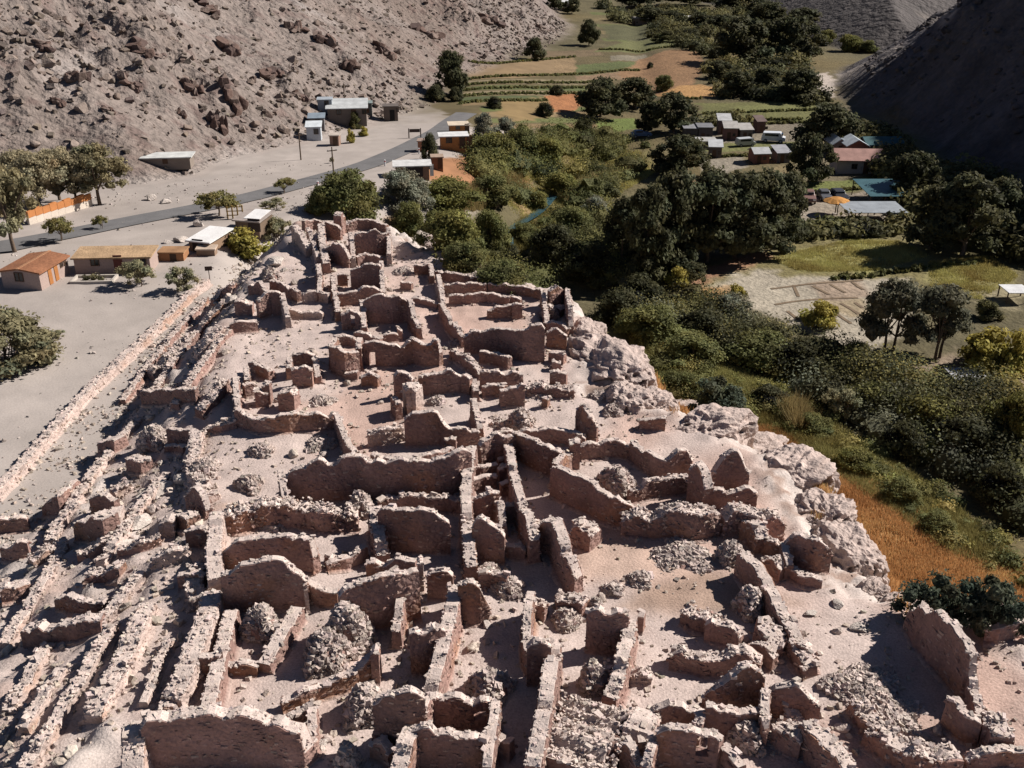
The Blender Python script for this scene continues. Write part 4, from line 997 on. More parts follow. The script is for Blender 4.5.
def boulder_mesh(name, seed, src=ICO3, flat_=.75, col=(.36, .30, .26)):
    r_ = np.random.default_rng(seed)
    V = src[0].copy()
    for _ in range(11):                                      # planar cuts make it angular
        nrm = r_.standard_normal(3); nrm /= np.linalg.norm(nrm); dd = .38 + .42 * r_.random()
        s = V @ nrm; V = V - np.clip(s - dd, 0, None)[:, None] * nrm
    V = V * (1 + .10 * (vnoise(V[:, 0] * 2 + 9 + seed, V[:, 1] * 2 + V[:, 2] * 1.7 + 7, 3) - .5)[:, None] + .05 * r_.standard_normal((len(V), 1)) * .4)
    V = V * np.array([1, .85 + .2 * r_.random(), flat_])
    c = np.array(col) * (1 + .25 * (vnoise(V[:, 0] * 3 + 20, V[:, 2] * 3 + V[:, 1] + 20, seed % 16) - .5))[:, None]
    return mesh(name, V, [src[1]], [M_ROCK], c)
HB = [boulder_mesh('boulder', 40 + i, ICO2, .62 + .12 * (i % 3), [(.19, .145, .12), (.13, .095, .08), (.24, .19, .16)][i % 3]) for i in range(9)]
def place_boulder(me, x, y, s, label, group, sink=.25, rz=None, name='boulder', cat='boulder', sc3=None):
    o = tag(link(name, me, None, (x, y, gz(x, y) + (s * (.45 - sink) if sc3 is None else sc3[2] * .25)), rng.random() * 6.28 if rz is None else rz), label, cat, group)
    o.scale = sc3 or (s, s * (.8 + .4 * rng.random()), s * (.7 + .5 * rng.random()))
    return o
# hillside boulders: positions drawn on the hill, denser in its craggy bands
N = 0; tries = 0
while N < 230 and tries < 60000:
    tries += 1
    x = rng.uniform(-115, 25); y = rng.uniform(120, 370)
    if sdist(np.array([x]), np.array([y]), HILL)[0] < 4: continue
    z = gz(x, y); u, v, dp = proj(x, y, z)
    if not (-10 < u < 590 and -10 < v < 210): continue
    dens = float(np.clip(sstep(.42, .62, vnoise(x / 26 + 4, y / 34 - x / 60, 12)) * .9, .2, 1))
    if rng.random() > dens: continue
    s = (.3 + .75 * rng.random() ** 3) * (1 + dp / 600)
    place_boulder(HB[rng.integers(9)], x, y, s, 'brown angular boulder lying on the bare rocky hillside', 'boulders on the bare hillside')
    N += 1
for (u, v, wpx, hpx, lab) in [(218, 118, 16, 22, 'tall dark crag splitting the hillside above the boulders'), (232, 92, 22, 20, 'wide maroon crag with pale streak on the hillside'), (228, 45, 20, 16, 'dark twin topped crag high on the hillside'),
                              (148, 48, 26, 14, 'broken dark ledge of rock above the hillside slope'), (130, 80, 16, 12, 'pale boulder with dark foot in the middle of the hillside'), (183, 112, 8, 7, 'round pale boulder alone on the hillside slope'),
                              (326, 36, 16, 18, 'dark bush like crag near a hillside gully'), (78, 70, 20, 12, 'small rusty crag on the hillside'), (190, 82, 18, 14, 'shadowed crag beside the wide maroon crag'), (205, 5, 24, 8, 'dark ledge at the upper edge of the hillside'), (42, 44, 18, 8, 'low dark outcrop on the hillside crest'), (296, 24, 18, 10, 'small dark crag above the hillside houses'), (350, 62, 16, 10, 'broken crag on the slope over the long pale roof'), (383, 48, 18, 12, 'outcrop halfway up the slope towards the hill corner'), (425, 30, 22, 10, 'flat topped outcrop near the hill corner'), (452, 56, 16, 9, 'outcrop over the hill foot tree'), (270, 70, 20, 12, 'ribbed outcrop between the maroon crag and the houses'), (110, 110, 12, 7, 'little dark outcrop in the lower slope boulders'), (60, 100, 14, 8, 'low rusty outcrop over the olive trees'), (300, 95, 16, 9, 'outcrop just above the blue grey block house'), (490, 20, 22, 9, 'dark ledge near the hill corner skyline')]:
    x, y, z = at(u, v + hpx * .4); k = dep_at((x, y, z)) / FPX; r_ = np.random.default_rng(int(u * 7 + v))
    V_, F_, C_l, o_ = [], [], [], 0
    for q_ in range(9):                                    # one outcrop of jointed blocks
        me_ = HB[(1, 4, 7, 0)[q_ % 4]]; n_ = len(me_.vertices); v_ = np.empty(n_ * 3); me_.vertices.foreach_get('co', v_); v_ = v_.reshape(-1, 3)
        f_ = np.empty(len(me_.polygons) * 3, np.int32); me_.polygons.foreach_get('vertices', f_)
        sx = wpx * k * (.28 + .25 * r_.random()); an = r_.random() * 6.28
        v_ = v_ * np.array([sx, sx * .8, hpx * k * (.45 + .5 * r_.random())]); v_ = np.stack([v_[:, 0] * math.cos(an) - v_[:, 1] * math.sin(an), v_[:, 0] * math.sin(an) + v_[:, 1] * math.cos(an), v_[:, 2]], 1)
        px_, py_ = (r_.random() - .5) * wpx * k * 1.0, (r_.random() - .5) * wpx * k * .7
        V_.append(v_ + np.array([px_, py_, gz(x + px_, y + py_) - z + hpx * k * .12])); F_.append(f_.reshape(-1, 3) + o_); o_ += n_
        C_l.append(np.repeat(np.array([(.135, .088, .072), (.17, .125, .105), (.11, .075, .065)][q_ % 3])[None], n_, 0))
    tag(link('rock_crag', mesh('rock_crag', np.concatenate(V_), [np.concatenate(F_)], [M_ROCK], np.concatenate(C_l)), None, (x, y, z)), lab, 'rock crag')
RB = [boulder_mesh('rock', 80 + i, ICO3, .6, (.47, .41, .365)) for i in range(5)]
for (u, v, wpx, hpx, lab) in [(160, 488, 26, 14, 'white rock shelf on the flank'), (140, 520, 22, 12, 'tilted white rock under the shelf'), (120, 545, 24, 12, 'grey white rock on the lower flank'), (184, 478, 16, 10, 'small white rock beside the stone hut gable'),
                              (100, 700, 16, 9, 'pale lump of bedrock between stone rows'), (860, 627, 12, 5, 'long slab lying on bare dust'), (812, 612, 10, 6, 'slab tipped on the dust behind the diagonal wall'), (838, 604, 9, 6, 'pair forming slab near the rim'),
                              (320, 744, 9, 7, 'reddish block before the broad dark wall'), (573, 614, 7, 6, 'squared block on the boulder pile'),                                                             (458, 258, 16, 10, 'spiky pale rocks on the far rim'), (232, 300, 10, 7, 'pale rock on the upper flank'), (275, 262, 14, 8, 'white rock near the far tip on the flank')]:
    x, y, z = at(u, v + hpx * .3); k = dep_at((x, y, z)) / FPX
    place_boulder(RB[int(u + v) % 5], x, y, 1, lab, None, 0, sc3=(wpx * k, wpx * k * .7, hpx * k), name='rock_outcrop', cat='rock')

def rim_rock(label, u, v, wpx, dpx, h, seed):
    """a weathered bulge of bedrock, pitted on its flanks"""
    x, y, z = at(u, v); k = dep_at((x, y, z)) / FPX
    V, Fc = ico(5); r_ = np.random.default_rng(seed).random(3) * 50 + 30
    q = lambda s_, i: (vnoise(V[:, 0] * s_ + r_[0], V[:, 1] * s_ + V[:, 2] * s_ * .6 + r_[1], i) + vnoise(V[:, 2] * s_ + r_[2], V[:, 0] * s_ * .7 - V[:, 1] * s_ + r_[0], i + 1)) / 2
    d = .42 * (q(1.5, 1) - .5) + .22 * (q(3.2, 3) - .5) + .10 * (.5 - np.abs(2 * q(4.6, 5) - 1) * 1.6) + .10 * (q(9, 7) - .5) + .06 * (q(20, 2) - .5)
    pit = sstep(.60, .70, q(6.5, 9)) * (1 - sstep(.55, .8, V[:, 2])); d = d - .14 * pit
    flatten = np.where(V[:, 2] > .35, .35 + (V[:, 2] - .35) * .45, V[:, 2]) / np.maximum(np.abs(V[:, 2]), 1e-6) * np.abs(V[:, 2])
    W_ = np.stack([V[:, 0], V[:, 1], np.where(V[:, 2] > 0, flatten, V[:, 2])], 1) * (1 + d)[:, None] * np.array([wpx * k * .5, dpx * k * .5, h])
    c = np.clip(C_(.43, .342, .302) * (1 + .35 * (q(5, 11) - .5) + .25 * (q(14, 2) - .5))[:, None] * (1 - .38 * pit)[:, None], .05, .7)  # pits also darkened in the colour, as shade inside them
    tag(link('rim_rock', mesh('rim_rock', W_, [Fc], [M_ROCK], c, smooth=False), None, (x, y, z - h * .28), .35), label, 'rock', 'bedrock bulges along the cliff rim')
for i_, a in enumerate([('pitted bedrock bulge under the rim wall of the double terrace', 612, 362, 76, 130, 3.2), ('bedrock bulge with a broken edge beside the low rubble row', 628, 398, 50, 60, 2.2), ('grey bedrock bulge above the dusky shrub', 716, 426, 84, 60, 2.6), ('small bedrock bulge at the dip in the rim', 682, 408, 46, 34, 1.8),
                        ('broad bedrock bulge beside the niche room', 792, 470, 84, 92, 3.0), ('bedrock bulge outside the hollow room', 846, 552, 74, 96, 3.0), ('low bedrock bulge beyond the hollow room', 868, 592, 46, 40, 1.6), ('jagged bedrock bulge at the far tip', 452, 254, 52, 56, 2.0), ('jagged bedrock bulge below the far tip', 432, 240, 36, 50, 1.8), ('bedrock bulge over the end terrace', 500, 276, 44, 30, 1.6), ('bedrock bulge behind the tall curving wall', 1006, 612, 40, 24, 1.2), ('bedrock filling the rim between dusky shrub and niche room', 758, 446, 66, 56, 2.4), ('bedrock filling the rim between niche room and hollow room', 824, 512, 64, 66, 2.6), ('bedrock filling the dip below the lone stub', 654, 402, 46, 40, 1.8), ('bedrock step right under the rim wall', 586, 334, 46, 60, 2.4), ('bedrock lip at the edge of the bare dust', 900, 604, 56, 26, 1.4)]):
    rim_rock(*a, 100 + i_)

def scatter(n, xr, yr, dens, smin, smax, col, name, src=CUBE, pw=2.5, batch=4):
    """loose stones nobody could count, one mesh"""
    X = rng.uniform(*xr, n * batch); Y = rng.uniform(*yr, n * batch)
    k = rng.random(len(X)) < dens(X, Y); X, Y = X[k][:n], Y[k][:n]
    s = smin + (smax - smin) * rng.random((len(X), 1)) ** pw
    S = s * np.array([[1.2, 1, .7]]) * (.7 + .6 * rng.random((len(X), 3)))
    V, Fc = stones(np.stack([X, Y, gzv(X, Y) + S[:, 2] * .35], 1), S, 0, src, tilt=.6)
    c = np.array(col) * (.70 + .5 * rng.random((len(X), 1))) * (1 + .02 * rng.standard_normal((len(X), 3)))
    return tag(link(name, mesh(name, V, [Fc], [M_ROCK], np.repeat(c, len(src[0]), 0))), kind='stuff')
WL = np.concatenate(WALL_LINES)
_gx, _gy = np.meshgrid(np.arange(-46, 36, .5), np.arange(18, 104, .5), indexing='ij')
_near = np.full(_gx.shape, 9.0)
for p in WL[::2]:
    i0, j0 = int((p[0] + 46) / .5), int((p[1] - 18) / .5)
    s = (slice(max(i0 - 6, 0), i0 + 7), slice(max(j0 - 6, 0), j0 + 7))
    if s[0].stop <= 0 or s[1].stop <= 0: continue
    _near[s] = np.minimum(_near[s], np.hypot(_gx[s] - p[0], _gy[s] - p[1]))
def wall_near(X, Y):
    i = np.clip(((X + 46) / .5).astype(int), 0, _near.shape[0] - 1); j = np.clip(((Y - 18) / .5).astype(int), 0, _near.shape[1] - 1)
    return _near[i, j]
def ridge_density(X, Y):
    xr_ = np.interp(Y, REy, REx); xl_ = np.interp(Y, LEy, LEx)
    on = (X < xr_ + 1.5) & (X > np.interp(Y, PYs, PXs) + .5) & (Y < YBACK + 3)
    fl = sstep(0, 2, xl_ - X)
    pat = sstep(.50, .72, vnoise(X / 2.2, Y / 2.2, 3)) * .5 + sstep(.55, .75, vnoise(X / 6, Y / 6, 9)) * .3
    return on * np.clip(.04 + .10 * fl + pat * (.5 + 1.6 * fl) + .55 * np.exp(-(wall_near(X, Y) / .55) ** 2), 0, 1)
scatter(17000, (-44, 32), (20, 102), ridge_density, .02, .12, (.42, .345, .29), 'rubble_stones', pw=2.8, batch=8)
scatter(520, (-44, 32), (20, 102), ridge_density, .11, .28, (.44, .37, .315), 'fallen_building_stones', src=ICO1, pw=2.2, batch=8)
def hill_density(X, Y):
    h = sdist(X, Y, HILL)
    return (h > 1) * np.clip(sstep(.42, .62, vnoise(X / 26 + 4, Y / 34 - X / 60, 12)), .30, 1)
scatter(14000, (-130, 30), (110, 400), hill_density, .12, .55, (.19, .15, .125), 'hillside_scree', pw=3, batch=7)

scatter(3500, (60, 260), (90, 420), lambda X, Y: (sdist(X, Y, SPUR) > 5) * np.clip(sstep(.4, .65, vnoise(X / 18, Y / 24, 3)), .1, 1), .25, 1.1, (.10, .085, .082), 'slope_rubble', src=ICO0, pw=3, batch=6)
scatter(2600, (-85, -20), (45, 150), lambda X, Y: (gzv(X, Y) < -3) * np.clip(sstep(.5, .7, vnoise(X / 6, Y / 6, 5)), .06, 1) * (X < np.interp(Y, PYs, PXs) + 4), .02, .14, (.36, .31, .28), 'plaza_pebbles', pw=3, batch=8)

# ------------------------------------------------------------------ plants
M_LEAF = mat('leaves', vc=True, rough=.75, trans=.38, spec=.15)
M_BARK = mat('bark', (.13, .095, .07), n1=.2, s1=3, n2=.2, s2=12, bump=.4, bs=10)
M_GRASS = mat('grass_blades', vc=True, rough=.85, trans=.3, spec=.1)
def leaf_quads(P, Nrm, s, asp=1.6):
    n = len(P)
    t = rng.standard_normal((n, 3)); t -= (t * Nrm).sum(1, keepdims=True) * Nrm; t /= np.linalg.norm(t, axis=1, keepdims=True) + 1e-9
    b = np.cross(Nrm, t)
    s = s * (.6 + .8 * rng.random((n, 1)))
    V = np.stack([P - t * s * asp * .5, P + b * s * .5, P + t * s * asp * .5, P - b * s * .5], 1)
    return V.reshape(-1, 3), np.arange(4 * n).reshape(n, 4)
def foliage(blobs, per, leaf, col, var=.25, core=.62, scale_r=None):
    """leaves round a set of blobs (x, y, z, rx, rz); returns verts, faces, colours"""
    V, F, C, o = [], [], [], 0
    for (x, y, z, rx, rz) in blobs:
        n = max(8, int(per * (.7 + .6 * rng.random()) * (max(.5, (rx / scale_r) ** 2) if scale_r else 1)))
        d = rng.standard_normal((n, 3)); d /= np.linalg.norm(d, axis=1, keepdims=True)
        d[:, 2] = np.where(d[:, 2] < -.35, -d[:, 2], d[:, 2])
        r = (.68 + .62 * rng.random((n, 1)) ** 1.3)
        P = d * r * np.array([rx, rx, rz]) + np.array([x, y, z])
        nn = d + .65 * rng.standard_normal((n, 3)) + np.array([0, 0, .35]); nn /= np.linalg.norm(nn, axis=1, keepdims=True)
        v, f = leaf_quads(P, nn, leaf)
        V.append(v); F.append(f + o); o += len(v)
        tone = np.array(col) * 1.6 * (1 + var * rng.standard_normal()) * (1 + np.array([.05, 0, -.03]) * rng.standard_normal())
        C.append(np.repeat(np.clip(tone[None] * (1 + .13 * rng.standard_normal((n, 1))), .006, .6), 4, 0))
        if core:
            cv = ICO1[0] * (1 + .18 * rng.standard_normal((len(ICO1[0]), 1))) * np.array([rx, rx, rz]) * core + np.array([x, y, z])
            V.append(cv); F.append((ICO1[1] + o)); o += len(cv); C.append(np.repeat(tone[None] * .9, len(cv), 0).clip(.006, .6))
    tri = [f for f in F if f.shape[1] == 3]; qd = [f for f in F if f.shape[1] == 4]
    return np.concatenate(V), ([np.concatenate(qd)] if qd else []) + ([np.concatenate(tri)] if tri else []), np.concatenate(C)
def limb(P, R_, sides=6):
    P = np.asarray(P, float); n = len(P); V = []
    for i in range(n):
        d = P[min(i + 1, n - 1)] - P[max(i - 1, 0)]; d /= np.linalg.norm(d)
        a = np.cross(d, [.3, 1, .1]); a /= np.linalg.norm(a); b = np.cross(d, a)
        for k in range(sides):
            an = 6.283 * k / sides; V.append(P[i] + R_[i] * (math.cos(an) * a + math.sin(an) * b))
    F = [(i * sides + k, i * sides + (k + 1) % sides, (i + 1) * sides + (k + 1) % sides, (i + 1) * sides + k) for i in range(n - 1) for k in range(sides)]
    return np.array(V), np.array(F)
def joinm(parts):
    V, F, o = [], [], 0
    for v, f in parts: V.append(v); F.append(f + o); o += len(v)
    return np.concatenate(V), F
def plant_proto(nm, Wd, Ht, clear, nb, per, leaf, col, brad=.2, shape='dome', stems=1, var=.22):
    """crown and trunk meshes of one plant Wd wide and Ht high whose crown starts at clear"""
    R0 = Wd / 2; ch = Ht - clear
    blobs = []
    for i in range(nb):
        a = rng.random() * 6.283; q = math.sqrt(rng.random()); zt = rng.random()
        if shape == 'dome': rr = R0 * q * math.sqrt(max(.05, 1 - (zt * .95) ** 2)) * (.85 + .25 * math.sin(2 * a + nb) ** 2); z = clear + ch * (.06 + .86 * zt)
        elif shape == 'tall': rr = R0 * q * (1 - .45 * zt) * (.8 + .2 * math.sin(3 * a)); z = clear + ch * (.04 + .92 * zt)
        else: rr = R0 * q; z = clear + ch * (.35 + .45 * zt) * (1 - .35 * q)
        br = R0 * brad * (.7 + .7 * rng.random())
        blobs.append((rr * math.cos(a) * (1 - brad * .6), rr * math.sin(a) * (1 - brad * .6), z - br * .3, br * 1.15, br * .85))
    V, F, C = foliage(blobs, per, leaf, col, var)
    cr = mesh('crown', V, F, [M_LEAF], C)
    parts = []
    for s in range(stems):
        ax, ay = (0, 0) if stems == 1 else ((rng.random() - .5) * R0 * .5, (rng.random() - .5) * R0 * .5)
        r0 = max(.05, Ht * .028 / stems ** .5); top = clear + ch * .55
        parts.append(limb([(ax, ay, -.3), (ax * 1.2 + .1, ay + .05, clear * .5 + .1), (ax * 1.5, ay * 1.4, top)], [r0 * 1.3, r0, r0 * .45]))
        for b in blobs[s::max(1, nb // 5)]:
            z0 = clear * .7 + .15 * ch
            parts.append(limb([(ax * 1.3, ay * 1.2, z0 * .8), ((ax + b[0]) * .5, (ay + b[1]) * .5, (z0 + b[2]) * .52), (b[0], b[1], b[2])], [r0 * .6, r0 * .4, r0 * .15], 5))
    tv, tf = joinm(parts)
    return cr, mesh('trunk', tv, tf, [M_BARK], smooth=True), Wd, Ht
DARK, OLIVE, WILLOW, GREY, YELL, DRY, BLUE = (.050, .050, .025), (.094, .092, .034), (.115, .110, .035), (.14, .138, .10), (.20, .175, .045), (.20, .172, .108), (.072, .072, .045)
PROTO = {
 'dark_tree': [plant_proto('d', 12, 9, 1.2, 46, 95, .42, DARK) for _ in range(2)],
 'tall_tree': [plant_proto('t', 12, 13, 1.2, 70, 95, .42, (.058, .058, .030), .19, 'dome') for _ in range(2)],
 'pepper_tree': [plant_proto('p', 8, 7, 2.0, 52, 110, .19, c, .17, 'dome', var=.14) for c in (DRY, (.16, .142, .082))],
 'thorn_tree': [plant_proto('h', 5, 4, 1.0, 22, 60, .18, (.13, .115, .045), .2, 'umbrella', 2)],
 'willow_shrub': [plant_proto('w', 8, 4.6, .1, 46, 170, .19, c, .22, 'dome', 3) for c in (WILLOW, OLIVE, (.11, .108, .040))],
 'dark_shrub': [plant_proto('s', 6, 3.6, .1, 34, 160, .17, c, .24, 'dome', 3, var=.3) for c in (DARK, (.085, .08, .034))],
 'grey_shrub': [plant_proto('g', 7, 5, .2, 38, 150, .19, GREY, .23, 'dome', 3)],
 'yellow_shrub': [plant_proto('y', 5, 3, .1, 26, 90, .22, YELL, .24, 'dome', 3)],
 'grey_tree': [plant_proto('q', 8, 8, 2.4, 44, 110, .24, (.085, .083, .055), .2, 'dome', 2, var=.15)],
 'dusty_shrub': [plant_proto('u', 7, 4.5, .2, 60, 110, .17, (.145, .13, .075), .17, 'dome', 4, var=.15)],
 'thin_shrub': [plant_proto('n', 3.6, 2.6, .35, 30, 70, .10, (.17, .155, .09), .17, 'dome', 3)],
 'blue_shrub': [plant_proto('b', 7, 4, .1, 36, 110, .2, (.052, .062, .042), .2, 'dome', 3)],
}
CATS = dict(dark_tree='tree', tall_tree='tree', pepper_tree='tree', thorn_tree='tree', willow_shrub='shrub', dark_shrub='shrub', grey_shrub='shrub', yellow_shrub='shrub', thin_shrub='shrub', blue_shrub='shrub', grey_tree='tree', dusty_shrub='shrub')
def plant(kind, u, v, wpx, hpx, label, group=None, var=None):
    x, y, z = at(u, v)
    k = dep_at((x, y, z)) / FPX
    cr, tr, Wd, Ht = PROTO[kind][(int(u) + int(v)) % len(PROTO[kind]) if var is None else var]
    th = math.atan2(CAM_H - z, math.hypot(x, y))
    wm = wpx * k; hm = max(.42 * wm, (hpx * k - .30 * wm * math.sin(th)) / math.cos(th))
    root = thing(kind, label, CATS[kind], (x, y, z - .05), rng.random() * 6.28, group)
    root.scale = (wm / Wd, wm / Wd * (.85 + .25 * rng.random()), hm / Ht)
    link('crown', cr, root); link('trunk', tr, root)
    return root
G5, G6 = 'large shrubs along the lower river', 'green clumps on the grassy bank'
G1, G2, G3, G4 = 'trees behind the orange topped wall', 'shrubs on the river bank behind the ridge', 'trees of the fields upstream', 'tall trees in the riverside grove'
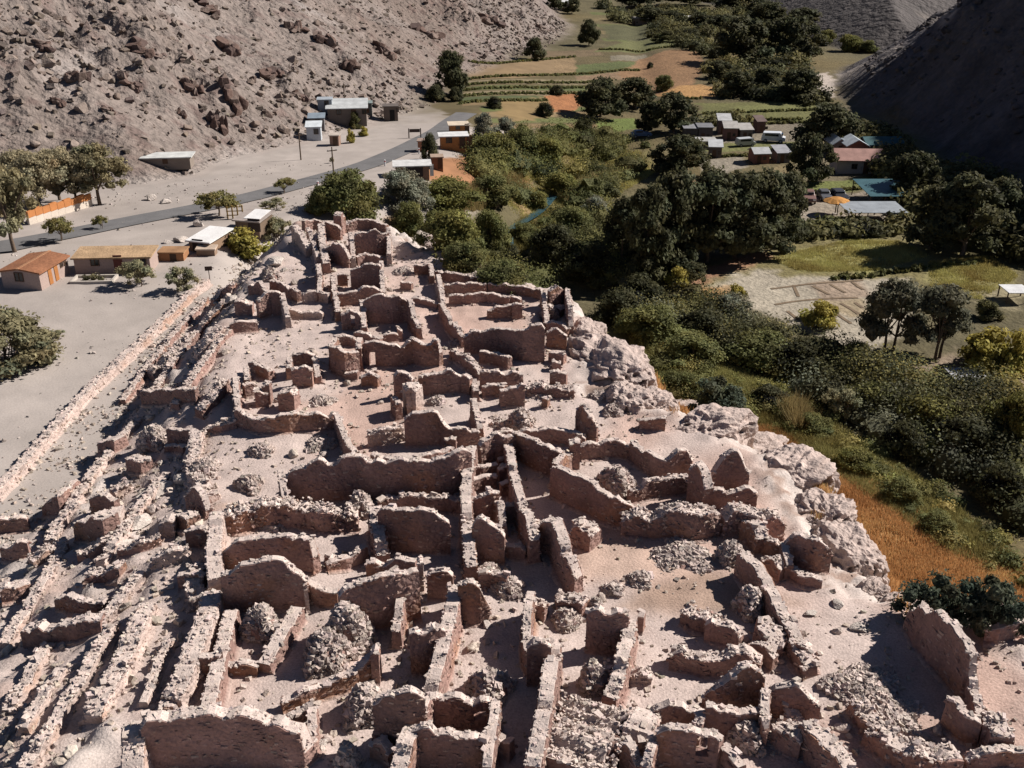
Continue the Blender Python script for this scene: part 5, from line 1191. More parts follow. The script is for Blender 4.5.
for a in [
 ('pepper_tree', 15, 252, 74, 96, 'grey leaved tree beside the brown roofed cabin, tallest by the plaza', G1), ('pepper_tree', -6, 240, 64, 80, 'grey tree cut by the picture edge', G1),
 ('pepper_tree', 42, 212, 66, 64, 'olive tree behind the orange topped wall, middle of three', G1), ('pepper_tree', 78, 206, 52, 58, 'olive tree behind the orange topped wall near the grey tree', G1), ('pepper_tree', 100, 205, 66, 64, 'wide olive tree at the road end of the orange topped wall', G1),
 ('pepper_tree', 60, 200, 56, 56, 'olive tree squeezed behind the wall between its neighbours', G1), ('pepper_tree', 22, 206, 60, 60, 'olive tree behind the wall at the far end from the road', G1), ('thorn_tree', 60, 241, 30, 32, 'small flat crowned tree between cabin and road', None), ('thorn_tree', 102, 229, 17, 18, 'tiny flat crowned tree on the roadside island', None),
 ('thorn_tree', 217, 216, 44, 34, 'spreading olive tree behind the timber frame', None), ('thorn_tree', 286, 193, 24, 20, 'round olive tree alone at the road edge', None),
 ('thin_shrub', 138, 285, 42, 34, 'thin grey shrub in front of the long cabin', None), ('thin_shrub', 184, 291, 36, 32, 'thin grey shrub by the perimeter wall path', None),
 ('dusty_shrub', 6, 364, 112, 64, 'large dusty shrub on the plaza by the picture edge', None), ('thin_shrub', 56, 338, 22, 12, 'flat sprig of brush beside the large dusty shrub', None),
 ('yellow_shrub', 246, 254, 50, 28, 'yellow green shrub against the sheds', None), ('thin_shrub', 278, 240, 34, 28, 'twiggy shrub at the ridge foot by the sheds', None), ('thin_shrub', 274, 210, 30, 16, 'low bush on the road verge by the sheds', None),
 ('yellow_shrub', 351, 143, 10, 14, 'yellow bush at the hillside houses', None), ('yellow_shrub', 364, 136, 12, 10, 'smaller yellow bush at the hillside houses', None), ('dark_shrub', 355, 128, 14, 16, 'dark bush beside the flat roofed hillside house', None),
 ('dark_shrub', 430, 160, 22, 26, 'dark tree beside the white roofed roadside shed', None), ('thin_shrub', 332, 163, 6, 8, 'tiny bush on the road shoulder', None),
 ('willow_shrub', 345, 217, 78, 52, 'broad yellow green willow behind the ridge tip', G2), ('willow_shrub', 322, 214, 36, 30, 'low green willow at the road side of the ridge tip', G2),
 ('grey_shrub', 400, 205, 54, 38, 'grey green shrub beside the broad willow', G2), ('grey_shrub', 420, 208, 34, 30, 'small grey shrub between willows', G2),
 ('willow_shrub', 452, 208, 70, 34, 'wide willow below the orange bank', G2), ('willow_shrub', 492, 205, 50, 34, 'olive willow next to the pampas grass', G2), ('willow_shrub', 410, 234, 46, 34, 'dark willow touching the ridge tip', G2),
 ('willow_shrub', 448, 254, 70, 50, 'big round willow above the terraces', G2), ('willow_shrub', 490, 250, 46, 42, 'ochre willow near the river pool', G2), ('willow_shrub', 466, 270, 50, 34, 'low shadowed willow at the ridge foot', G2), ('willow_shrub', 500, 284, 60, 28, 'green willow over the end terrace', G2),
 ('willow_shrub', 494, 166, 54, 34, 'large olive bush beside the orange house', G2), ('grey_shrub', 484, 140, 30, 28, 'grey bush behind the orange house', G2), ('grey_shrub', 505, 136, 24, 20, 'small grey bush by the field edge', G2), ('willow_shrub', 520, 150, 46, 24, 'green bush upstream of the orange house', G2), ('willow_shrub', 545, 160, 40, 24, 'olive bush on the flood plain', G2),
 ('dark_tree', 452, 95, 38, 44, 'brown green tree at the foot of the bare hillside', G3), ('dark_shrub', 435, 101, 24, 16, 'round bush under the hill foot tree', G3), ('dark_shrub', 455, 101, 18, 14, 'dark bush under the hill foot tree', G3), ('dark_shrub', 494, 108, 18, 12, 'dark bush on the terraced fields', G3),
 ('dark_tree', 535, 60, 26, 22, 'round tree at the hill corner', G3), ('dark_tree', 589, 46, 24, 26, 'upright tree beyond the hill corner', G3), ('dark_tree', 555, 10, 22, 16, 'far tree at the upper edge by the hill', G3), ('dark_tree', 572, 14, 18, 16, 'far dark tree beside the white hut', G3),
 ('dark_tree', 600, 117, 54, 40, 'dense round tree among the terraced plots', G3), ('dark_tree', 634, 108, 44, 32, 'second round tree among the terraced plots', G3), ('dark_tree', 648, 132, 30, 32, 'dark tree joined to the field tree', G3), ('dark_tree', 673, 133, 52, 42, 'field tree with a clear trunk and wide crown', G3),
 ('dark_tree', 680, 174, 60, 42, 'round dark tree by the small sheds', G3), ('dark_shrub', 544, 116, 20, 14, 'dark round bush at the orange field', G3), ('dark_shrub', 557, 95, 16, 10, 'small bush at the field corner', G3), ('willow_shrub', 664, 90, 22, 16, 'yellowish bush on the red field', G3), ('dark_shrub', 650, 68, 8, 6, 'single bush on the red field', G3),
 ('dark_tree', 825, 148, 70, 48, 'wide domed tree behind the gabled houses', G3), ('dark_tree', 808, 182, 48, 50, 'dark domed tree at the corner of the green field', G3), ('dark_tree', 912, 200, 56, 50, 'dark tree beside the turquoise canopy', G3),
 ('tall_tree', 962, 255, 80, 86, 'tallest tree at the shadow edge below the hill', G3), ('tall_tree', 930, 248, 54, 68, 'tree joined to the tallest shadow edge tree', G3), ('tall_tree', 994, 240, 50, 66, 'tree half in the hill shadow', G3),
 ('dark_tree', 742, 62, 70, 46, 'huge dark tree of the upstream grove', G3), ('dark_tree', 790, 60, 60, 44, 'tree of the upstream grove near the scree', G3), ('dark_tree', 765, 92, 40, 26, 'front tree of the upstream grove', G3), ('dark_tree', 798, 100, 46, 32, 'round tree at the foot of the scree', G3), ('dark_tree', 738, 96, 34, 26, 'low tree at the side of the upstream grove', G3), ('dark_tree', 720, 78, 30, 18, 'low dark tree by the grey track', G3),
 ('dark_tree', 765, 30, 50, 28, 'far grove tree above the huge tree', G3), ('dark_tree', 722, 34, 40, 20, 'far grove tree near the upper edge', G3), ('dark_tree', 800, 34, 44, 26, 'far tree on the slope side of the grove', G3), ('dark_tree', 650, 22, 34, 14, 'far row tree at the upper edge', G3), ('dark_tree', 672, 24, 28, 14, 'second far row tree at the upper edge', G3), ('dark_tree', 700, 28, 30, 16, 'third far row tree at the upper edge', G3), ('dark_tree', 690, 6, 60, 14, 'far dark wood edge tree', G3), ('dark_tree', 640, 6, 50, 12, 'second far dark wood edge tree', G3), ('dark_tree', 735, 10, 50, 14, 'third far dark wood edge tree', G3),
 ('willow_shrub', 826, 44, 24, 14, 'bush on the scree edge', G3), ('willow_shrub', 850, 50, 30, 16, 'ochre bush at the far hill foot', G3), ('willow_shrub', 868, 52, 20, 12, 'small ochre bush at the far hill foot', G3), ('dark_shrub', 690, 42, 30, 10, 'hedge bush across the far fields', G3), ('dark_shrub', 665, 42, 26, 9, 'second hedge bush across the far fields', G3),
 ('tall_tree', 645, 282, 65, 100, 'riverside tree nearest the river pool', G4), ('tall_tree', 672, 270, 73, 104, 'broad riverside tree, second from the river pool', G4), ('tall_tree', 706, 262, 75, 98, 'riverside tree in the middle of the grove', G4), ('tall_tree', 735, 258, 73, 92, 'domed riverside tree beside the yard', G4), ('tall_tree', 760, 252, 68, 86, 'riverside tree at the field end of the grove', G4), ('tall_tree', 782, 248, 52, 80, 'lighter green riverside tree by the parked cars', G4), ('tall_tree', 625, 260, 52, 68, 'lower riverside tree over the river bend', G4),
 ('dark_tree', 690, 282, 34, 24, 'round bush at the front of the grove', G4), ('yellow_shrub', 678, 286, 30, 22, 'light olive bush at the front of the grove', G4),
 ('grey_shrub', 595, 220, 34, 26, 'brown twiggy shrub by the river bend', G2), ('willow_shrub', 560, 196, 40, 26, 'olive shrub across the river pool', G2), ('willow_shrub', 574, 238, 48, 34, 'green shrub over the river bend', G2), ('willow_shrub', 523, 240, 34, 20, 'round willow leaning over the river pool', G2), ('willow_shrub', 536, 208, 30, 18, 'small willow upstream of the river pool', G2), ('dark_shrub', 508, 262, 36, 20, 'dark willow at the lower end of the river pool', G2), ('dark_shrub', 556, 262, 56, 40, 'dark shrub in the river bend', G2), ('dark_shrub', 596, 280, 54, 38, 'dark shrub below the lower riverside tree', G2),
 ('grey_tree', 888, 356, 66, 82, 'two stemmed tree beside the river plots', None), ('grey_tree', 932, 358, 70, 80, 'broader tree joined to the two stemmed tree', None),
 ('yellow_shrub', 985, 368, 66, 44, 'bright yellow green bush beyond the two stemmed tree', None), ('yellow_shrub', 1015, 372, 50, 46, 'yellow green bush at the picture edge', None), ('yellow_shrub', 820, 326, 46, 30, 'yellow green bush at the edge of the plots', None), ('yellow_shrub', 735, 306, 26, 24, 'small round bush on the orange bank', None), ('dark_shrub', 985, 318, 30, 20, 'dark bush near the white roofed stand', None),
 ('blue_shrub', 938, 622, 84, 56, 'large dark shrub under the cliff beside the tall curving wall', None), ('blue_shrub', 985, 628, 76, 62, 'second dark shrub under the cliff at the tall curving wall', None), ('blue_shrub', 715, 420, 70, 50, 'dusky shrub under the white outcrop of the rim', None),
 ('willow_shrub', 652, 340, 84, 34, 'broad green shrub nearest the rim wall across the bank', G5), ('dark_shrub', 704, 344, 74, 40, 'dark domed shrub beside the broad green shrub', G5), ('willow_shrub', 757, 366, 84, 44, 'tall olive shrub below the pale plots', G5), ('dark_shrub', 806, 372, 76, 40, 'dark shrub under the yellow green bush', G5),
 ('thin_shrub', 840, 418, 48, 42, 'dry pinkish bush standing in the river shade', G5), ('willow_shrub', 872, 414, 78, 40, 'olive shrub under the two stemmed tree', G5), ('willow_shrub', 925, 428, 88, 44, 'wide yellow olive shrub beyond the river shade', G5), ('dark_shrub', 968, 456, 92, 46, 'dark shrub mound near the lower river bend', G5), ('willow_shrub', 1012, 446, 70, 62, 'olive shrub at the picture edge by the river', G5),
 ('dark_shrub', 905, 455, 60, 40, 'low dark shrub on the river shade edge', G5), ('yellow_shrub', 985, 408, 56, 30, 'yellow olive shrub by the low grey sheet', G5), ('dark_shrub', 620, 322, 60, 36, 'dark low shrub at the start of the thicket', G5), ('grey_shrub', 730, 320, 44, 30, 'greyish shrub under the orange bank', G5), ('willow_shrub', 690, 362, 70, 30, 'flat green shrub on the bank edge', G5), ('willow_shrub', 855, 372, 52, 34, 'olive shrub at the corner of the plots', G5), ('dark_shrub', 1000, 500, 66, 44, 'dark shrub low at the picture edge', G5), ('dark_shrub', 640, 306, 56, 36, 'dark shrub before the grove front', G5),
 ('willow_shrub', 812, 432, 44, 22, 'green clump on the grassy bank', G6), ('willow_shrub', 856, 470, 50, 22, 'second green clump on the grassy bank', G6), ('willow_shrub', 900, 500, 54, 26, 'third green clump lower on the grassy bank', G6), ('willow_shrub', 936, 530, 46, 24, 'lowest green clump on the grassy bank', G6), ('dark_shrub', 768, 404, 46, 24, 'dark clump on the grassy bank by the dusky shrub', G6), ('willow_shrub', 680, 392, 56, 22, 'pale green clump beneath the bedrock bulge', G6)]:
    if a[0] in PROTO: plant(*a)

def masses(name, polys, n, rr, col, leaf, per, cols=None, hfac=.7, pw=1.5, avoid=None, core=.62):
    """a thicket that reads as one mass: many low domes of leaves over the outlined ground"""
    V, F, C, o = [], [], [], 0
    cols = cols or [col]
    for poly in polys:
        pts = [at(u, v)[:2] for u, v in poly[0]]
        xs = [p[0] for p in pts]; ys = [p[1] for p in pts]
        m_ = int(poly[1]); X = rng.uniform(min(xs), max(xs), m_ * 14); Y = rng.uniform(min(ys), max(ys), m_ * 14)
        k = inside(X, Y, pts) & (pdist(X, Y, RIVER[6:13]) > 2.2); X, Y = X[k][:m_], Y[k][:m_]
        bl = []
        for x, y, z in zip(X, Y, gzv(X, Y)):
            r = rr[0] + (rr[1] - rr[0]) * rng.random() ** pw
            r *= poly[2] if len(poly) > 2 else 1
            bl.append((x, y, z + r * hfac * .35, r, r * hfac))
        for c in cols:
            sub = bl[cols.index(c)::len(cols)]
            if not sub: continue
            v, f, cc = foliage(sub, per, leaf, c, .3, core, sum(rr) / 2)
            V.append(v); C.append(cc); F += [q + o for q in f]; o += len(v)
    q4 = [f for f in F if f.shape[1] == 4]; q3 = [f for f in F if f.shape[1] == 3]
    me = mesh(name, np.concatenate(V), [np.concatenate(q4)] + ([np.concatenate(q3)] if q3 else []), [M_LEAF], np.concatenate(C))
    return tag(link(name, me), kind='stuff')
masses('riverside_thicket', [
  ([(595, 300), (690, 300), (770, 338), (850, 372), (905, 384), (1030, 412), (1030, 535), (940, 474), (850, 420), (770, 376), (690, 343), (610, 318)], 210, 1.1),
  ([(850, 384), (1030, 408), (1030, 470), (930, 440), (850, 412)], 70, 1.25),
  ([(660, 308), (710, 310), (760, 338), (720, 350), (660, 330)], 40, 1.1),
  ([(560, 240), (640, 210), (680, 280), (640, 300), (570, 285)], 90, 1)], 0, (.7, 2.8), DARK, .17, 220, [(.06, .06, .03), (.11, .10, .038), (.16, .138, .05), (.06, .06, .03), (.115, .115, .075), (.09, .086, .036)], hfac=.85)
masses('bank_scrub', [
  ([(585, 318), (640, 332), (700, 352), (780, 390), (860, 440), (950, 500), (1030, 560), (1030, 600), (960, 560), (880, 500), (800, 450), (730, 410), (650, 372), (590, 335)], 170, 1.0),
  ([(640, 345), (740, 400), (760, 425), (690, 400), (640, 370)], 60, 1.3)], 0, (.45, 1.3), WILLOW, .13, 130, [WILLOW, (.16, .14, .045), OLIVE, (.10, .098, .036), (.19, .155, .055)], hfac=.7)
masses('flood_plain_scrub', [
  ([(470, 150), (560, 140), (640, 150), (650, 170), (600, 205), (560, 225), (520, 225), (500, 200), (470, 175)], 75, 1.1),
  ([(430, 215), (520, 200), (560, 250), (540, 285), (490, 290), (440, 262)], 36, 1),
  ([(520, 225), (600, 205), (640, 230), (620, 275), (560, 280), (530, 262)], 45, 1),
  ([(520, 130), (600, 130), (660, 150), (600, 160), (520, 150)], 30, 1.1)], 0, (1.3, 3.4), OLIVE, .19, 250, [(.082, .082, .030), (.10, .098, .032), (.070, .074, .030), (.12, .112, .04)], hfac=.75)
masses('far_valley_scrub', [
  ([(600, 6), (760, 4), (800, 30), (830, 48), (720, 60), (610, 22)], 260, 1.4),
  ([(700, 70), (800, 60), (830, 110), (800, 105), (720, 100)], 120, 1.3), ([(650, 120), (760, 122), (760, 128), (650, 128)], 30, .8), ([(835, 128), (905, 150), (905, 170), (870, 150)], 80, 1.3),
  ([(880, 160), (1000, 190), (1030, 235), (1030, 262), (930, 230), (890, 190)], 170, 1.5), ([(780, 226), (840, 228), (900, 224), (900, 238), (800, 240)], 60, .8)], 0, (1.0, 2.6), DARK, .5, 55, [DARK, (.08, .075, .034), (.10, .09, .038)], hfac=.8)
# low hedge lines between the far plots
def hedge(label, u0, v0, u1, v1, r=.42, col=OLIVE):
    A, B = at(u0, v0), at(u1, v1); L_ = math.hypot(B[0] - A[0], B[1] - A[1]); n = max(4, int(L_ / (r * 1.3)))
    t = np.linspace(0, 1, n); X = A[0] + (B[0] - A[0]) * t + .2 * rng.standard_normal(n); Y = A[1] + (B[1] - A[1]) * t + .2 * rng.standard_normal(n)
    v, f, c = foliage([(x, y, z + r * .3, r * (.7 + .6 * rng.random()), r * (.6 + .5 * rng.random())) for x, y, z in zip(X, Y, gzv(X, Y))], 26, .35, col, .2)
    tag(link('hedge', mesh('hedge', v, f, [M_LEAF], c)), label, 'hedge', 'hedge rows between the far plots')
for h in [('hedge above the tan plot at the hill corner', 470, 62, 575, 57), ('hedge below the tan plot at the hill corner', 466, 80, 640, 71), ('first hedge of the striped plots', 462, 86, 610, 81), ('second hedge of the striped plots', 462, 91, 606, 86), ('third hedge of the striped plots', 460, 97, 590, 93), ('lowest hedge of the striped plots', 460, 104, 545, 101),
          ('hedge crossing the farthest green plots', 600, 50, 700, 46), ('hedge along the yellow green field', 700, 127, 828, 122), ('hedge inside the yellow green field', 704, 114, 826, 110), ('hedge behind the van', 690, 122, 800, 120), ('hedge between green field and parked cars', 792, 194, 860, 189), ('hedge of the plots across the river', 838, 279, 975, 264), ('hedge under the hay mound', 632, 102, 700, 99), ('hedge beside the gabled houses', 780, 178, 834, 172), ('hedge under the small sheds', 700, 158, 800, 156)]:
    hedge(*h)

def grass(name, polys, n, h, col, spread=.25, cols=None):
    V, C = [], []
    for poly, k in polys:
        pts = [at(u, v)[:2] for u, v in poly]; xs = [p[0] for p in pts]; ys = [p[1] for p in pts]
        m_ = int(n * k); X = rng.uniform(min(xs), max(xs), m_ * 8); Y = rng.uniform(min(ys), max(ys), m_ * 8)
        kk = inside(X, Y, pts) & (rng.random(len(X)) < .2 + .8 * sstep(.25, .6, vnoise(X / 1.9, Y / 1.9, 4))); X, Y = X[kk][:m_], Y[kk][:m_]; Z = gzv(X, Y)
        for _ in range(7):
            q = len(X); a = rng.random(q) * 6.283; hh = h * (.5 + .8 * rng.random(q)); l = spread * hh * 2 * rng.random(q); wd = .022 + .03 * rng.random(q)
            ox, oy = .18 * rng.standard_normal(q), .18 * rng.standard_normal(q)
            b = np.stack([X + ox, Y + oy, Z - .03], 1); s = np.stack([-np.sin(a) * wd, np.cos(a) * wd, 0 * a], 1)
            t = b + np.stack([np.cos(a) * l, np.sin(a) * l, hh], 1)
            V.append(np.stack([b - s, b + s, t], 1).reshape(-1, 3))
            cc = np.array(col)[None] * (1 + .2 * rng.standard_normal((q, 1)) + .45 * fbm(X / 3.5, Y / 3.5, 4, 3)[:, None] * np.array([[.8, 1.1, 1.3]])); C.append(np.repeat(cc.clip(.01, .7), 3, 0))
    V = np.concatenate(V)
    return tag(link(name, mesh(name, V, [np.arange(len(V)).reshape(-1, 3)], [M_GRASS], np.concatenate(C))), kind='stuff')
grass('dry_grass', [([(800, 452), (856, 470), (920, 517), (1000, 574), (1030, 600), (1010, 622), (900, 612), (868, 575), (815, 520)], 1.3), ([(628, 366), (660, 384), (690, 402), (676, 412), (650, 402), (630, 385)], .22), ([(740, 428), (775, 428), (800, 448), (770, 452)], .2), ([(940, 590), (1030, 560), (1030, 625), (990, 622)], .35)], 22000, .42, (.58, .335, .15))
grass('pampas_grass', [([(452, 196), (486, 190), (492, 206), (462, 216)], .5), ([(492, 178), (522, 182), (528, 198), (510, 200)], .45), ([(476, 232), (490, 236), (488, 250), (478, 246)], .2), ([(640, 160), (650, 168), (570, 205), (556, 196)], .5), ([(780, 412), (800, 408), (812, 430), (795, 432)], .25)], 1400, 1.7, (.33, .26, .12), .45)
grass('reeds', [([(500, 235), (520, 220), (545, 205), (565, 215), (540, 240), (510, 260)], .5), ([(585, 318), (640, 332), (780, 390), (950, 500), (1030, 575), (960, 560), (800, 450), (650, 372)], 7)], 3000, .55, (.27, .235, .088), .45)

grass('meadow_grass', [([(770, 258), (850, 240), (900, 242), (930, 256), (880, 270), (800, 272)], 1), ([(930, 262), (990, 256), (1018, 276), (980, 300), (930, 290)], .7), ([(560, 225), (640, 165), (655, 172), (600, 205), (570, 235)], .8), ([(524, 190), (560, 175), (640, 150), (560, 200)], .5), ([(470, 150), (560, 140), (640, 150), (650, 170), (560, 225), (500, 200)], 2.2)], 5000, .3, (.40, .35, .13), .4)

# ------------------------------------------------------------------ buildings, vehicles, small structures
def boxes(L):
    V, F, o = [], [], 0
    for (x0, x1, y0, y1, z0, z1) in L:
        V += [(x, y, z) for x in (x0, x1) for y in (y0, y1) for z in (z0, z1)]
        F += [(o + a, o + b, o + c, o + d) for a, b, c, d in ((0, 1, 3, 2), (4, 6, 7, 5), (0, 4, 5, 1), (2, 3, 7, 6), (0, 2, 6, 4), (1, 5, 7, 3))]; o += 8
    return np.array(V, float), np.array(F)
def bev(o, w_=.03, seg=2):
    m_ = o.modifiers.new('bevel', 'BEVEL'); m_.width = w_; m_.segments = seg; m_.limit_method = 'ANGLE'
    return o
def part(name, L, m_, parent):
    V, F = boxes(L); return link(name, mesh(name, V, [F], [m_]), parent)
_mc = {}
def pm(name, col, rough=.85, **k):
    key = (name, col)
    if key not in _mc: _mc[key] = mat(name, col, rough, n1=k.pop('n1', .10), s1=k.pop('s1', .8), n2=.10, s2=6, bump=.15, bs=6, **k)
    return _mc[key]
GLASS = mat('dark_window_glass', (.02, .025, .03), rough=.15, spec=.5)
def house(name, label, A, B, depth, h, wallc, roofc, roof='flat', over=.25, rise=.7, feats=(), cat='house', group=None, roof_m=None, base=.25, rot=None):
    """front foot runs from picture point A to B; depth metres go away from the viewer"""
    a, b = at(*A), at(*B)
    L = math.hypot(b[0] - a[0], b[1] - a[1]); rz = math.atan2(b[1] - a[1], b[0] - a[0])
    if rot is None: rot = max(-.12, min(.12, rz))
    if rot != rz: L = (B[0] - A[0]) * dep_at(a) / FPX / max(.5, math.cos(rot)); rz = rot; b = (a[0] + L * math.cos(rz), a[1] + L * math.sin(rz), a[2])
    g = min(gz(a[0] - math.sin(rz) * depth * f + math.cos(rz) * L * e, a[1] + math.cos(rz) * depth * f + math.sin(rz) * L * e) for f in (0, 1) for e in (0, 1))
    g = max(g, min(a[2], b[2]) - 1.2); top = max(a[2], b[2]) - g + h
    r = thing(name, label, cat, (a[0], a[1], g), rz, group)
    wm = pm('plaster', wallc); rm = roof_m or pm('roofing', roofc, n1=.22, s1=.9)
    t = .2
    V, F = boxes([(0, L, 0, t, -base, top), (0, L, depth - t, depth, -base, top), (0, t, t, depth - t, -base, top), (L - t, L, t, depth - t, -base, top)])
    gab = []
    if roof in ('gable_d', 'gable_w'):
        o = len(V)
        tri = [(0, 0), (L, 0), (L / 2, rise)] if roof == 'gable_d' else [(0, 0), (depth, 0), (depth / 2, rise)]
        for e in (0, 1):
            for k in (0, 1):
                for s, zz in tri:
                    p = (s, (depth - t) * e + t * k) if roof == 'gable_d' else ((L - t) * e + t * k, s)
                    gab.append((p[0], p[1], top + zz))
        V = np.concatenate([V, np.array(gab)]); T3, Q4 = [], [F]
        for e in (0, 6):
            i = o + e; T3 += [(i, i + 1, i + 2), (i + 3, i + 5, i + 4)]
            Q4.append(np.array([(i, i + 3, i + 4, i + 1), (i + 1, i + 4, i + 5, i + 2), (i + 2, i + 5, i + 3, i)]))
        link('wall', mesh('wall', V, [np.concatenate(Q4), np.array(T3)], [wm]), r)
    else: link('wall', mesh('wall', V, [F], [wm]), r)
    th = .14
    if roof == 'flat': part('roof', [(-over, L + over, -over, depth + over, top + .004, top + th)], rm, r)
    elif roof == 'shed':
        V, F = boxes([(-over, L + over, -over, depth + over, top + .02, top + .02 + th)]); V[V[:, 1] > depth / 2, 2] += rise
        link('roof', mesh('roof', V, [F], [rm]), r)
        V, F = boxes([(t * .5, L - t * .5, depth - t * .9, depth - .02, top, top + rise * .9)]); link('wall', mesh('gable_wall', V, [F], [wm]), r)
    else:
        W_ = L if roof == 'gable_d' else depth; D_ = depth if roof == 'gable_d' else L
        sl = rise / (W_ / 2); pr = [(-over, -over * sl), (W_ / 2, rise), (W_ + over, -over * sl)]
        V = []
        for q in (-over, D_ + over):
            for s, zz in pr: V.append((s, q, top + zz + .03)); V.append((s, q, top + zz + .03 + th))
        V = np.array(V)
        F = [(0, 2, 3, 1), (2, 4, 5, 3), (6, 7, 9, 8), (8, 9, 11, 10), (1, 3, 9, 7), (3, 5, 11, 9), (0, 6, 8, 2), (2, 8, 10, 4), (0, 1, 7, 6), (4, 10, 11, 5)]
        if roof == 'gable_w': V = V[:, [1, 0, 2]]; F = [f[::-1] for f in F]
        link('roof', mesh('roof', V, [np.array(F)], [rm]), r)
    for ft in feats:
        kind, face, s, w_, z0, h_ = ft[:6]; c = ft[6] if len(ft) > 6 else (.10, .06, .04)
        def bx(d0, d1, s0, s1, z0, z1):
            if face == 'front': return (s0, s1, -d1, -d0, z0, z1)
            if face == 'side': return (L + d0, L + d1, s0, s1, z0, z1)
            return (-d1, -d0, s0, s1, z0, z1)
        zb = top - h
        m_ = pm('joinery', c)
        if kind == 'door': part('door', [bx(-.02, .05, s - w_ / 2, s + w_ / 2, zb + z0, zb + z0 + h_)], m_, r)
        else:
            e = .07
            f_ = part('window', [bx(-.02, .06, s - w_ / 2, s + w_ / 2, zb + z0, zb + z0 + e), bx(-.02, .06, s - w_ / 2, s + w_ / 2, zb + z0 + h_ - e, zb + z0 + h_), bx(-.02, .058, s - w_ / 2, s - w_ / 2 + e, zb + z0 + e, zb + z0 + h_ - e), bx(-.02, .058, s + w_ / 2 - e, s + w_ / 2, zb + z0 + e, zb + z0 + h_ - e), bx(-.02, .056, s - e / 2, s + e / 2, zb + z0 + e, zb + z0 + h_ - e)], m_, r)
            part('pane', [bx(-.015, .02, s - w_ / 2 + e, s + w_ / 2 - e, zb + z0 + e, zb + z0 + h_ - e)], GLASS, f_)
    return r, L, top
PINKW, WHITEW, RUST = (.36, .27, .235), (.62, .58, .53), (.34, .13, .05)
r_, L_, T_ = house('cabin', 'brown roofed cabin with pinkish walls on the gravel plaza', (4, 288.5), (44.5, 288.5), 4.7, 1.55, PINKW, RUST, 'gable_d', .22, .30,
      [('window', 'front', 1.7, .85, .75, .85), ('door', 'side', 1.6, .55, .05, 1.6, (.36, .15, .05)), ('door', 'side', 2.6, .55, .05, 1.6, (.36, .15, .05)), ('window', 'side', 3.6, .5, .95, .5), ('window', 'side', 4.2, .4, .95, .4)], 'cabin', 'cabins on the gravel plaza', mat('rusty_roofing', (.25, .11, .058), n1=.3, s1=.6, n2=.2, s2=4, bump=.3, bs=5), rot=-.14)
part('ridge_cap', [(L_ / 2 - .12, L_ / 2 + .12, -.24, 5.1, T_ + .35, T_ + .46)], pm('ridge_tile', (.44, .25, .14)), r_)
house('cabin', 'long tan roofed cabin with dark door behind the thin shrub', (76, 274), (150, 274), 2.7, 1.42, PINKW, (.50, .30, .15), 'shed', .2, .18,
      [('window', 'front', 1.9, .8, .75, .8), ('door', 'front', 4.0, .8, .05, 1.7, (.14, .05, .04)), ('window', 'front', 6.2, .8, .75, .8)], 'cabin', 'cabins on the gravel plaza', mat('straw_roofing', (.38, .255, .15), n1=.25, s1=.8, n2=.2, s2=5, bump=.4, bs=6), rot=.06)
# courtyard edging between the cabins
r_ = thing('garden_bed', 'low planted bed with kerb in the court between the cabins', 'garden bed', (*at(72, 284)[:2], gz(*at(72, 284)[:2])), .05)
part('kerb', [(0, 3.4, 0, .2, -.1, .22), (0, 3.4, 1.7, 1.9, -.1, .22), (-.2, 0, 0, 1.9, -.1, .23), (3.4, 3.6, 0, 1.9, -.1, .23)], pm('kerb_stone', (.45, .40, .35)), r_)
_v, _f, _c = foliage([(1.0, .9, .2, .45, .3), (1.7, 1.0, .25, .5, .4), (2.4, .8, .18, .45, .25)], 50, .14, (.10, .09, .05)); link('plants', mesh('plants', _v, _f, [M_LEAF], _c), r_)
# sheds at the ridge foot
TARP = pm('white_sheet', (.70, .68, .66), .6)
house('shed', 'open shed with a bright white sheet roof beside the yellow shrub', (190, 251), (212, 251), 4.0, 1.0, (.26, .17, .11), (.7, .68, .66), 'shed', .25, .2, [('door', 'front', 1.0, 1.2, 0, 1.3, (.05, .035, .03))], 'shed', 'sheds at the ridge foot', TARP, rot=-.3)  # dark front panel stands for the shade inside the open shed
r_, L_, T_ = house('shed', 'lean shed with a patched grey and white roof by the timber frame', (236, 230), (261, 230), 3.2, 1.0, (.17, .12, .085), (.33, .28, .25), 'shed', .25, .25, [('door', 'front', 2.2, 1.4, 0, 1.4, (.05, .035, .03))], 'shed', 'sheds at the ridge foot', rot=-.25)
V, F = boxes([(.8, L_ - .1, .4, 3.2, T_ + .20, T_ + .25)]); V[V[:, 1] > 1.6, 2] += .25; link('sheet', mesh('sheet', V, [F], [TARP]), r_)
house('shed', 'low tan lean-to in front of the white sheet roof', (197, 256), (215, 256), 1.0, .55, (.25, .17, .12), (.46, .36, .28), 'shed', .1, .12, (), 'shed', 'sheds at the ridge foot')
house('shed', 'low rust walled pen beside the long cabin', (159, 261), (184, 261), 1.8, .75, (.30, .15, .075), (.30, .17, .09), 'flat', .1, .3, [('door', 'front', 1.4, .6, 0, .8, (.06, .04, .03))], 'pen')
p = at(228, 219); k = dep_at(p) / FPX
r_ = thing('timber_frame', 'yellow open timber frame behind the white sheet roof', 'timber frame', p, .1)
YT = pm('yellow_timber', (.36, .24, .09)); fw, fh = 15 * k, 14 * k
for i in range(4): part('post', [(fw * i / 3 - .07, fw * i / 3 + .07, -.07, .07, -.2, fh)], YT, r_)
for i in range(3): part('rail', [(-.1, fw + .1, -.10, -.071, fh * (.25 + .3 * i), fh * (.25 + .3 * i) + .1)], YT, r_)
